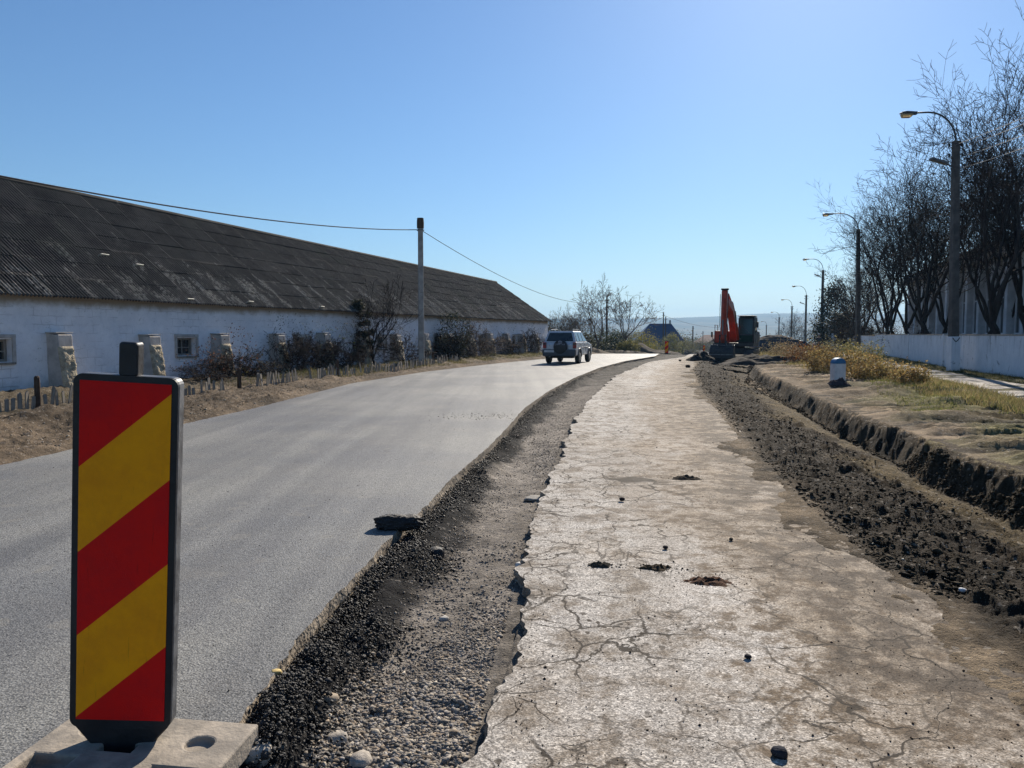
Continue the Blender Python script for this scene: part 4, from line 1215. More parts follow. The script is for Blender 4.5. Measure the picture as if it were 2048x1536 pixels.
# ================================================================== BARE TREES AND SHRUBS
def skeleton(seed, H, trunk, r0, lim=4, nch=(4, 6, 6, 5, 4), spread=.55, up=.10, jit=.16, lens=(.52, .55, .55, .55, .55), minr=.006, lean=(0, 0), depth=4):
    rng = random.Random(seed)
    T = []; S = []
    def rv():
        return Vector((rng.gauss(0, 1), rng.gauss(0, 1), rng.gauss(0, 1)))
    def branch(p, d, L, r, lev):
        n = {0: 6, 1: 8, 2: 6, 3: 4, 4: 3}.get(lev, 2)
        step = L / n; kids = []
        for i in range(n):
            d = (d + rv() * jit * (0.7 + .12 * lev) + Vector((0, 0, (up if lev else .02) * (1 if lev < 3 else .6)))).normalized()
            q = p + d * step
            ra = r * (1 - .6 * i / n); rb = r * (1 - .6 * (i + 1) / n)
            (T if lev <= 1 else S).append((*p, *q, max(ra, minr), max(rb, minr * .8)))
            p = q
            if lev < depth and i >= (2 if lev == 1 else 1 if lev else n - 1): kids.append((p.copy(), d.copy(), rb))
        if lev >= depth: return
        m = nch[lev]
        for k in range(m):
            if lev == 0:
                q, dd, rr = kids[-1]
                a = 2 * math.pi * (k + rng.random() * .7) / m
                side = Vector((math.cos(a), math.sin(a), 0))
                nd = (side * spread * rng.uniform(.5, 1.3) + Vector((0, 0, 1)) * rng.uniform(.85, 1.05)).normalized()
                branch(q, nd, (H - trunk) * lens[0] * rng.uniform(.85, 1.1), rr * rng.uniform(.7, 1.0), 1)
            else:
                q, dd, rr = kids[min(len(kids) - 1, int((k + rng.random()) / m * len(kids)))] if k < m - 1 else kids[-1]
                ax = dd.cross(rv()).normalized()
                nd = (Matrix.Rotation(rng.uniform(.45, 1.0) if k < m - 1 else .12, 3, ax) @ dd).normalized()
                branch(q, nd, L * lens[lev] * rng.uniform(.75, 1.1), max(rr * rng.uniform(.55, .75), minr), lev + 1)
    branch(Vector((0, 0, -.3)), Vector((lean[0], lean[1], 1)).normalized(), trunk + .3, r0, 0)
    return T, S
def tree(name, label, cat, loc, seed, H, trunk, r0, mat='bark', tw='twig', group=None, rz=0, **kw):
    o = thing(name, label, cat, loc, rz, group)
    T, S = skeleton(seed, H, trunk, r0, **kw)
    link('trunk', segs_mesh('trunk', T, 7), M[mat], o)
    link('crown', segs_mesh('crown', S, 3), M[tw], o)
    return o
GT = 'bare trees behind the white wall'
def on(px, Y): return (P(px, 700, Y).x, Y, float(tz(P(px, 700, Y).x, Y)))
tA = tree('bare_tree', 'tall bare tree at the right edge, nearest of the row behind the white wall', 'tree', on(2012, 29), 11, 13.2, 2.0, .26, group=GT, up=.15, jit=.19, spread=.34, nch=(4, 6, 6, 4, 4), depth=5, lens=(.56, .56, .54, .52, .5), minr=.007)
tB = tree('bare_tree', 'thick bare tree just left of the nearest lamp post behind the white wall', 'tree', on(1886, 36.5), 12, 11.2, 2.3, .27, group=GT, up=.14, jit=.2, spread=.36, nch=(4, 6, 6, 4, 4), depth=5, lens=(.56, .56, .54, .52, .5), minr=.008)
tC = tree('bare_tree', 'bare forked tree before the left end of the grey building', 'tree', on(1836, 43), 13, 10.4, 1.8, .24, group=GT, up=.12, jit=.2, spread=.42, nch=(4, 6, 6, 4, 4), depth=5, lens=(.56, .56, .54, .52, .5), minr=.009)
tD = dup(tA, on(1768, 52), 2.1, 'broad many stemmed bare tree between the second lamp and the building', (1.0, 1.0, .92))
tE = dup(tC, on(1950, 33), 4.0, 'bare tree with a low limb crossing the building windows', (.95, .95, .98))
tF = dup(tB, on(2075, 33), 1.0, 'bare tree half cut off by the right edge above the roof', (1, 1, 1.12))
tG = dup(tB, on(1815, 55), 3.3, 'bare tree crowded between the forked tree and the many stemmed one', (.95, .95, .95))
tH = dup(tC, on(1735, 62), 0.9, 'bare tree rising just right of the second street lamp', (.9, .9, .82))
tI = dup(tB, on(1705, 70), 5.0, 'smaller bare tree right of the dark conifer', (.8, .8, .72))
#tJ = dup(tC, on(1790, 60), 2.0, 'slim bare tree deep in the row', (.8, .8, .95))
tJ2 = dup(tA, on(1850, 50), 5.4, 'upright bare tree seen between two thicker trunks left of the building', (.8, .8, .95))
#tM = dup(tA, on(1925, 46), 1.9, 'bare tree filling the gap right of the nearest lamp post', (.9, .9, 1.05))
#tN = dup(tB, on(1868, 60), .3, 'bare tree far back left of the nearest lamp post', (1, 1, 1.05))
tO = dup(tC, on(1900, 54), 3.3, 'bare tree partly hidden by the nearest lamp post', (1, 1, 1.1))
tP = dup(tA, on(2040, 42), 4.4, 'bare tree behind the one at the right edge', (1, 1, 1.15))
for i_, (px_, Y_, sc_, rz_, lb_) in enumerate(((1795, 50, .9, .5, 'bare tree just left of the building corner, in the front of the row'), (1858, 40, .85, 2.9, 'bare tree close behind the wall between the forked and the thick tree'),
        (1750, 68, .85, 3.6, 'faint bare tree behind the many stemmed one'), (2030, 36, .95, 1.1, 'bare tree at the right edge before the roof'), (1720, 74, .7, 2.2, 'small bare tree far behind the second street lamp'))):
    dup((tA, tB, tC)[i_ % 3], on(px_, Y_), rz_, lb_, sc_)
tL = dup(tB, on(1985, 40), 2.6, 'bare tree standing close before the building windows', (.8, .8, 1.0))
# conifer-like dense tree and thickets
def foliage(name, n, rx, ry, z0, z1, seed, size, cols, mat='leaf', shape='cone', parent=None, clumps=60):
    rng = np.random.default_rng(seed)
    cc = rng.uniform(-1, 1, (clumps, 3)); cz = rng.uniform(0, 1, clumps)
    if shape == 'cone': rad = (1 - cz) ** .7 * .9 + .12
    elif shape == 'flat': rad = np.ones(clumps)
    else: rad = np.sqrt(np.clip(1 - (2 * cz - 1) ** 2, .05, 1))
    a = rng.uniform(0, 2 * math.pi, clumps); rr = rad * np.sqrt(rng.uniform(.15, 1, clumps))
    centre = np.stack([np.cos(a) * rr * rx, np.sin(a) * rr * ry, z0 + cz * (z1 - z0)], 1)
    k = rng.integers(0, clumps, n)
    cs = (rx + ry) * .5 * .26
    Pn = centre[k] + rng.normal(0, 1, (n, 3)) * cs * rng.uniform(.4, 1.0, (clumps, 1))[k]
    Pn[:, 2] = np.maximum(Pn[:, 2], .03)
    base = np.array(cols)[rng.integers(0, len(cols), clumps)]
    C = base[k] * rng.uniform(.6, 1.35, (n, 1))
    return link(name, quads_mesh(name, Pn, size, rng, cols=C), M[mat], parent)
STEMS = {}
def bush(name, label, cat, loc, seed, H, r, n, size, cols, group=None, stems=True, shape='ball', tw='twig', stemkw=None, sub=1.0):
    o = thing(name, label, cat, loc, 0, group)
    kw = dict(nch=(7, 5, 4, 3, 3), depth=4, jit=.26, up=.05, minr=.006, spread=1.0)
    if stemkw: kw.update({k: v for k, v in stemkw.items() if k != 'spread'})
    key = (kw['nch'], kw['depth'], tw, seed % 3, round(kw['minr'], 3))
    if key not in STEMS:
        kw['minr'] *= .8
        T, S = skeleton(seed % 3 + 200, 1.5, .06, .035, **kw)
        me = segs_mesh('stems', T + S, 3); me.materials.append(M[tw]); STEMS[key] = me
    st = link('stems', STEMS[key], None, o); k = H / 1.35
    st.scale = (r / .85, r / .85, k); st.rotation_euler = (0, 0, seed * 1.3)
    if n: foliage('leaves', n, r * .9, r * .9, .1, H * .95, seed, size, cols, shape=shape, parent=o)
    return o
DK = [(.03, .036, .022), (.04, .042, .027), (.024, .028, .02)]
cf = thing('conifer', 'dark dense conifer beside the third street lamp', 'tree', on(1668, 82))
MB().tube([(0, 0, -.2), (0, 0, 3), (0, 0, 6.3)], [.16, .11, .03], 7).build('trunk', M['bark'], cf)
foliage('crown', 9000, 2.6, 2.4, .5, 7.2, 5, .12, DK, parent=cf, clumps=110)
cf2 = dup(cf, on(1690, 76), 1.2, 'lower dark evergreen shrub mass right of the conifer', (1.15, 1.15, .55))
TH = 'thickets behind the white wall'
for i, (px, Y, H, r) in enumerate(((1712, 60, 3.0, 2.0), (1745, 57, 2.6, 1.9), (1690, 64, 4.2, 2.0), (1725, 66, 4.4, 2.2), (1808, 47, 2.2, 1.4), (1672, 90, 5.2, 2.4))):
    bush('thicket', ['leafless thicket under the second street lamp', 'leafless thicket at the foot of the many stemmed tree', 'reddish thicket before the conifer', 'tall tangled thicket right of the second lamp', 'low thicket at the left corner of the grey building', 'tangled thicket behind the corrugated fence'][i],
         'bush', on(px, Y), 40 + i, H, r, 500, .05, [(.06, .04, .03), (.045, .04, .025), (.035, .03, .022)], TH, stemkw=dict(nch=(8, 6, 5, 4, 3)))
# distant trees right of the excavator
GD = 'small bare trees left of the lamps'
for i, (px, Y, s, rz) in enumerate(((1588, 125, .68, 1), (1562, 140, .5, 2.5), (1602, 150, .6, 4))):
    dup(tC, on(px, Y), rz, ['small bare tree between the fourth and fifth street lamps', 'pinkish bare tree behind the fifth street lamp', 'faint bare tree behind the fourth street lamp'][i], s, GD)

# trees beyond the car
GC = 'bare trees beyond the car'
tc1 = tree('bare_tree', 'round crowned bare tree right of the wooden pole beyond the car', 'tree', on(1254, 80), 21, 7.6, 1.6, .20, group=GC, mat='bark2', tw='bark2', spread=.8, nch=(4, 6, 5, 4, 3), depth=5, lens=(.5, .55, .52, .52, .5), minr=.012, lean=(-.1, 0))
tc2 = tree('bare_tree', 'tall bare tree with several slender limbs just left of the wooden pole', 'tree', on(1188, 74), 24, 7.9, .9, .19, group=GC, mat='bark2', tw='bark2', spread=.55, nch=(4, 6, 5, 4, 3), depth=5, lens=(.5, .55, .52, .52, .5), minr=.012)
for i, (px, Y, s, rz) in enumerate(((1168, 78, .66, 1.2), (1148, 84, .72, 3.1), (1128, 82, .62, 5.2), (1110, 88, .70, .4), (1096, 84, .62, 2.2), (1212, 92, .55, 4.4))):
    dup(tc2 if i % 2 else tc1, on(px, Y), rz, ['bare tree right behind the car roof', 'bare tree above the left half of the car', 'bare tree above the left edge of the car', 'bare tree left of the car behind the barn corner', 'bare tree touching the end of the barn roof', 'low bare tree behind the wooden pole'][i], (s * 1.1, s * 1.1, s), GC)
for i, (px, Y, H, r, cols, lab) in enumerate((
        (1285, 100, 2.6, 2.4, [(.28, .24, .05), (.20, .19, .06)], 'yellow leaved shrub left of the blue roof'),
        (1255, 78, 1.2, 1.2, [(.22, .20, .07), (.16, .15, .06)], 'low yellowish bush at the foot of the round crowned tree'),
        (1345, 112, 2.8, 2.0, [(.24, .22, .08), (.17, .17, .08)], 'pale yellow shrub before the right end of the blue roof'),
        (1200, 82, 2.2, 2.2, [(.05, .06, .03), (.03, .04, .025)], 'dark green bush behind the wooden pole'),
        (1165, 76, 2.0, 2.0, [(.06, .06, .03), (.04, .04, .03)], 'dark bush just right of the car'),
        (1235, 84, 2.3, 1.8, [(.045, .06, .035), (.035, .045, .03)], 'dark green bush between wooden pole and round crowned tree'),
        (1110, 80, 2.6, 2.4, [(.05, .045, .03), (.035, .035, .025)], 'dark thicket behind the barn corner'),
        (1140, 82, 2.4, 2.2, [(.06, .055, .03), (.04, .04, .03)], 'dark thicket behind the car'),
        (1372, 130, 2.0, 2.2, [(.16, .15, .08), (.12, .12, .07)], 'pale bush right of the near far-off beacon'),
        (1395, 160, 3.0, 2.4, [(.13, .12, .07), (.09, .09, .06)], 'dull bush left of the excavator'),
        (1415, 190, 3.4, 3.2, [(.16, .15, .09), (.10, .10, .06)], 'pale bush directly behind the excavator arm'),
        (1300, 150, 2.4, 2.4, [(.09, .10, .06), (.07, .07, .05)], 'grey green bush at the left corner of the blue roofed house'))):
    bush('shrub', lab, 'bush', on(px, Y), 60 + i, H, r, 2600, .10, cols, 'shrubs beyond the road bend', tw='bark2', stemkw=dict(nch=(6, 4, 4, 3), depth=3, minr=.012))
rg = np.random.default_rng(9)
pts = []; cl = []
for k in range(230):
    y = rg.uniform(210, 420); px = rg.uniform(1240, 1700)
    x = (px - 1024) / F * y
    z = float(tz(x, y)); h = rg.uniform(1.5, 4.5); n = 260
    pts.append(np.stack([x + rg.normal(0, h * .6, n), y + rg.normal(0, h * .6, n), z + np.abs(rg.normal(0, h * .55, n))], 1))
    cl.append(np.tile(np.array([(.13, .12, .07), (.08, .09, .05), (.11, .085, .06)])[rg.integers(0, 3)] * rg.uniform(.6, 1.3), (n, 1)))
o = link('distant_trees', quads_mesh('distant_trees', np.concatenate(pts), .35, rg, cols=np.concatenate(cl)), M['leaf'])
tag(o, 'hazy mass of far trees and bushes in the valley', 'trees', kind='stuff')

# shrubs along the barn
BR = [(.16, .07, .04), (.11, .06, .035), (.09, .055, .035)]
GB_ = 'dry shrubs along the barn wall'
def bw(px, out, dz=0):
    s = s_at(px, out); v = W(s, out); return (v.x, v.y, z_on(v.x, v.y) + dz)
specs = [
    (462, 1.3, 1.5, 1.1, 900, 'fallen tangle of twigs with reddish leaves before the third buttress', BR, 'twig'),
    (410, 1.4, .8, .9, 700, 'low reddish brush right of the striped board', BR, 'twig'),
    (505, 1.4, .9, .9, 300, 'low twiggy brush behind the pickets left of the ivy clad buttress', [(.12, .11, .04)], 'twig'),
    (575, .7, 2.2, .8, 500, 'dark vine tangle climbing over a buttress', DK, 'twig'),
    (612, .9, 1.8, .9, 400, 'bluish tangle of dry stems under a dark window', DK, 'twig'),
    (665, 1.0, 1.9, 1.0, 600, 'twiggy shrub with a few yellow green leaves', [(.10, .13, .03), (.06, .08, .03)], 'twig'),
    (705, 1.1, 1.9, 1.0, 800, 'dense dry shrub left of the tall shrub at the barn', [(.06, .045, .03)], 'twig'),
    (798, 1.3, 1.6, 1.1, 900, 'dry shrub just left of the concrete pole', [(.07, .05, .03), (.05, .05, .03)], 'twig'),
    (906, 1.0, 2.3, 1.0, 2600, 'dark leafy shrub right of the concrete pole', DK, 'twig'),
    (890, .8, 2.0, .9, 300, 'arching bare shrub beside the small far window', [(.06, .05, .03)], 'twig'),
    (942, 1.0, 2.5, 1.2, 900, 'wide grey dry shrub in the middle of the far barn wall', [(.10, .08, .05)], 'bark2'),
    (972, 1.0, 1.9, 1.2, 700, 'grey dry shrub left of the far buttresses', [(.09, .07, .045)], 'bark2'),
    (1022, .9, 2.0, .9, 300, 'twisted vine between the far buttresses', [(.05, .04, .03)], 'twig'),
    (1062, .9, 2.2, 1.1, 900, 'dark vine at the far end of the barn wall', [(.05, .04, .03)], 'twig'),
]
for i, (px, out, H, r, n, lab, cols, tw) in enumerate(specs):
    bush('dry_shrub', lab, 'shrub', bw(px, out), 80 + i, H, r, int(n * (.45 if n < 2000 else 1)), .034 if n < 2000 else .05, cols, GB_, tw=tw, stemkw=dict(nch=(9, 6, 5, 4, 3), jit=.36, minr=.008))
tree('wall_shrub', 'tall bare shrub reaching above the barn eave left of the concrete pole', 'shrub', bw(757, 1.0), 133, 4.4, .35, .11, group=GB_, spread=.6, nch=(5, 6, 5, 5, 3), minr=.006, jit=.2)
iv = thing('ivy', 'dark ivy column against the barn wall left of the tall shrub', 'ivy', bw(728, .35), 0)
foliage('leaves', 3000, .35, .35, .2, 2.6, 8, .07, DK, parent=iv, shape='flat', clumps=26)
T, S = skeleton(5, 2.5, .4, .06, nch=(4, 4, 3, 2), depth=3, spread=.2)
link('stems', segs_mesh('stems', T + S, 3), M['twig'], iv)

# ================================================================== GRASS AND WEEDS
def grass_zone(name, label, n, xf, ys, h, w, cols, seed, lean=.5, keepf=None):
    r = np.random.default_rng(seed)
    y = r.uniform(ys[0], ys[1], n); x = xf(y, r.uniform(0, 1, n))
    pat = fbm(x * 1.1, y * 1.1, seed, 3)
    k = pat > (-.05 if keepf is None else keepf)
    x, y, pat = x[k], y[k], pat[k]
    z = ground_h(x, y)
    C = np.array(cols)[r.integers(0, len(cols), len(x))] * r.uniform(.6, 1.3, (len(x), 1))
    o = link(name, blades_mesh(name, np.stack([x, y, z], 1), h, w, r, lean, C), M['grass'])
    tag(o, label, 'grass', kind='stuff')
ST_ = [(.34, .27, .13), (.28, .21, .10), (.22, .20, .08), (.13, .15, .05)]
grass_zone('dry_grass', 'straw coloured grass and weeds left of the footpath', 42000, lambda y, t: SW(y) - .8 - t * np.interp(y, [10, 18, 26, 40, 60], [.6, 1.6, 2.9, 4.5, 5.5]), (12, 62), .17, .014, ST_, 3, keepf=-.3)
grass_zone('green_grass', 'short green grass patch near the bare raked soil', 26000, lambda y, t: SW(y) - 1.0 - t * 2.4, (13, 26), .07, .01, [(.12, .15, .035), (.18, .19, .06), (.26, .23, .09)], 4, keepf=-.12)
grass_zone('wall_grass', 'thin dark grass strip at the foot of the white wall', 22000, lambda y, t: SW(y) + .8 + t * (WL(y) - SW(y) - .9), (14, 60), .10, .012, [(.07, .08, .03), (.14, .12, .05), (.05, .06, .03)], 6, keepf=-.1)
grass_zone('verge_grass', 'matted dry grass on the verge below the barn', 30000, lambda y, t: AL(y) - .5 - t * 3.0, (24, 56), .13, .014, [(.20, .17, .085), (.14, .13, .06), (.10, .10, .04)], 7, keepf=-.05)
grass_zone('fence_weeds', 'thin weeds along the low picket fence', 9000, lambda y, t: np.interp(y, [8.5, 13.6, 17.5, 22.7, 33.5], [-12, -9.05, -7.2, -5.9, -3.3]) - .1 - t * 1.4, (10, 36), .2, .01, [(.2, .16, .09), (.1, .09, .05), (.09, .11, .04)], 8, lean=.6)
WD = [(.36, .26, .10), (.26, .17, .07), (.30, .24, .10)]
RD = [(.24, .10, .03), (.16, .08, .035), (.12, .07, .04)]
GW = 'tall dry weeds beside the footpath'
def rw(px, py):
    x, y = G(px, py, .08); return (x, y, z_on(x, y))
wspec = [(1712, 762, .75, .7, WD, 'pale leafy weed clump just right of the milestone'), (1748, 760, .62, .6, WD, 'tan weed clump second right of the milestone'),
         (1782, 757, .5, .6, WD, 'tan weed clump third right of the milestone'), (1700, 742, .95, .8, [(.30, .26, .11), (.16, .15, .06)], 'tall pale weeds behind the milestone'),
         (1735, 738, .9, .8, [(.22, .22, .09), (.30, .24, .1)], 'tall olive weeds before the step in the white wall'), (1640, 745, .8, .65, WD, 'straw coloured bush left of the milestone'),
         (1655, 742, .85, .6, [(.12, .09, .05), (.20, .15, .07)], 'dark brown bush close left of the milestone'), (1608, 728, .95, .9, RD, 'rusty red bush below the walking person'),
         (1625, 727, .8, .8, RD, 'rusty brown bush before the walking person'), (1580, 718, .9, 1.1, [(.30, .22, .13), (.24, .18, .1)], 'pinkish dry bush left of the rusty one'),
         (1662, 724, 1.0, .9, [(.32, .30, .18), (.2, .18, .08)], 'pale feathery weeds right of the walking person'), (1820, 772, .4, .55, WD, 'low tan weeds at the edge of the footpath'),
         (1553, 712, .8, 1.3, [(.26, .22, .14), (.2, .18, .1)], 'faded bush near the tipper trailer')]
for i, (px, py, H, r, cols, lab) in enumerate(wspec):
    bush('weed_clump', lab, 'weeds', rw(px, py), 110 + i, H, r, 1500, .045, cols, GW, tw='straw' if 'straw' in M else 'bark2', stemkw=dict(nch=(11, 4, 3, 2), depth=3, minr=.004, jit=.16))

# ================================================================== STRIPED WARNING BOARD
def clip_poly(poly, a, b, c, keep_pos=True):
    """clip polygon by a*x+b*z+c >=0"""
    out = []
    for i in range(len(poly)):
        p, q = poly[i], poly[(i + 1) % len(poly)]
        fp = a * p[0] + b * p[1] + c; fq = a * q[0] + b * q[1] + c
        if not keep_pos: fp, fq = -fp, -fq
        if fp >= 0: out.append(p)
        if fp * fq < 0:
            t = fp / (fp - fq); out.append((p[0] + (q[0] - p[0]) * t, p[1] + (q[1] - p[1]) * t))
    return out
def rounded(x0, z0, x1, z1, r, n=5):
    pts = []
    for cx, cz, a0 in ((x1 - r, z1 - r, 0), (x0 + r, z1 - r, 90), (x0 + r, z0 + r, 180), (x1 - r, z0 + r, 270)):
        for k in range(n + 1):
            a = R(a0 + 90 * k / n); pts.append((cx + r * math.cos(a), cz + r * math.sin(a)))
    return pts
def film(name, c1, c2, seed):
    t = NT(name); p = t.obj()
    n = t.noise(p, 7, 6, .7); c = t.mix(t.ramp(n, .35, .7), c1, c2)
    d = t.noise(t.map(p, (1, 1, .4)), 3.5, 6, .75)
    c = t.mix(t.ramp(d, .52, .75, 0, .35), c, (c1[0] * .35 + .02, c1[1] * .35 + .02, c1[2] * .3 + .015))
    s = t.sep(p)
    cell = t.voro(p, 260)
    scr = t.ramp(t.noise(t.map(p, (18, 1, 1.2), (0, .5, 0)), 3, 6, .8), .62, .66, 0, .35)
    c = t.mix(scr, c, (c1[0] * .3, c1[1] * .3, c1[2] * .3))
    return t.out(c, 0.55, t.bump(cell, .25, .002), spec=.15)
M['red'] = film('red_reflective_film', (.72, .008, .006), (.60, .008, .010), 1)
M['yellow'] = film('yellow_reflective_film', (.95, .36, .004), (.82, .29, .006), 2)
def board_parts(root, w, h, th, simple=False, flip=False):
    """w,h of the framed board, origin at its lower edge centre, facing -y"""
    e = .022
    b = MB().prism(rounded(-w / 2, 0, w / 2, h, .03), -th / 2, th / 2, 'y').build('frame', M['plas_grey'] if not simple else M['black'], root, bevel=.006 if not simple else 0)
    MB().prism(rounded(-w / 2 + .001, .001, w / 2 - .001, h - .001, .03), -th / 2 - .004, -th / 2 - .0005, 'y').build('rim', M['black'], root, bevel=0)
    ww = w - 2 * e; hh = h - 2 * e - .01
    k = (155.0 / 175.0) * ww
    cuts = [h - e - .005 - .025 - q * (hh / 4.02) for q in range(4)]     # height where each diagonal meets the right edge
    rect = [(-ww / 2, e + .008), (ww / 2, e + .008), (ww / 2, h - e), (-ww / 2, h - e)]
    # diagonal: z = zr + (x - ww/2) * slope
    sl = k / ww
    prev = None
    for i in range(5):
        poly = list(rect)
        if i > 0:
            zr = cuts[i - 1]; poly = clip_poly(poly, sl, -1, zr - sl * ww / 2)       # below line i-1
        if i < 4:
            zr = cuts[i]; poly = clip_poly(poly, sl, -1, zr - sl * ww / 2, False)    # above line i
        if len(poly) < 3: continue
        if flip: poly = [(-x, z) for x, z in poly]
        MB().prism(poly, -th / 2 - .0065, -th / 2 - .0042, 'y').build('stripe', M['red'] if i % 2 == 0 else M['yellow'], root)
YB = 2.52
tipc = P(245, 1510, YB); topc = P(262, 745, YB)
hb = (topc - P(250, 1445, YB)).length
wb = 200 / F * YB / CT
bz_ = P(248, 1447, YB)
board = thing('warning_board', 'big red and yellow striped warning board in a black frame, closest to the camera', 'warning board', bz_, 0)
board.rotation_euler = (R(2.0), R(3.6), R(4.0))
board_parts(board, wb, hb, .052)
MB().prism([(-wb / 2 + .012, .002), (wb / 2 - .012, .002), (.055, -.115), (-.055, -.115)], -.024, .024, 'y').build('foot', M['black'], board, bevel=.005)
MB().prism(rounded(-.030, 0, .030, .112, .012), -.026, .026, 'y').build('handle', M['black'], board, bevel=.006, loc=(.003, 0, hb - .005))
def base_plate():
    c = Vector((bz_.x + .055, YB - .045, 0))
    W_, D_, H_ = .68, .40, .078
    me = MB().box((0, 0, H_ / 2), (W_, D_, H_)).mesh('plate')
    o = link('plate_tmp', me)
    cut = MB()
    cut.box((-.225, -.12, H_), (.15, .09, .08)).box((.195, -.135, H_), (.15, .085, .09))
    cut.box((-.055, -.005, H_), (.12, .06, .16))
    cm_ = link('cut_tmp', cut.mesh('cut'))
    cut2 = MB()
    cut2.lathe([(.048, H_ - .022), (.048, H_ + .05)], 20, (-.20, .09, 0)).lathe([(.048, H_ - .022), (.048, H_ + .05)], 20, (.20, .05, 0))
    cm2 = link('cut2_tmp', cut2.mesh('cut2'))
    for m_ in (cm_, cm2):
        md = o.modifiers.new('b', 'BOOLEAN'); md.object = m_; md.operation = 'DIFFERENCE'; md.solver = 'EXACT'
    bv = o.modifiers.new('v', 'BEVEL'); bv.width = .007; bv.segments = 2; bv.limit_method = 'ANGLE'
    dg = bpy.context.evaluated_depsgraph_get(); dg.update()
    m2 = bpy.data.meshes.new_from_object(o.evaluated_get(dg))
    for q in (o, cm_, cm2): bpy.data.objects.remove(q, do_unlink=True)
    m2.materials.clear(); m2.materials.append(M['concrete'])
    m2.name = 'board_base'
    b = link('board_base', m2, None, None, (c.x, c.y, .002), (0, R(.8), R(-6.5)))
    tag(b, 'heavy grey base plate with recesses under the striped warning board', 'base plate')
base_plate()

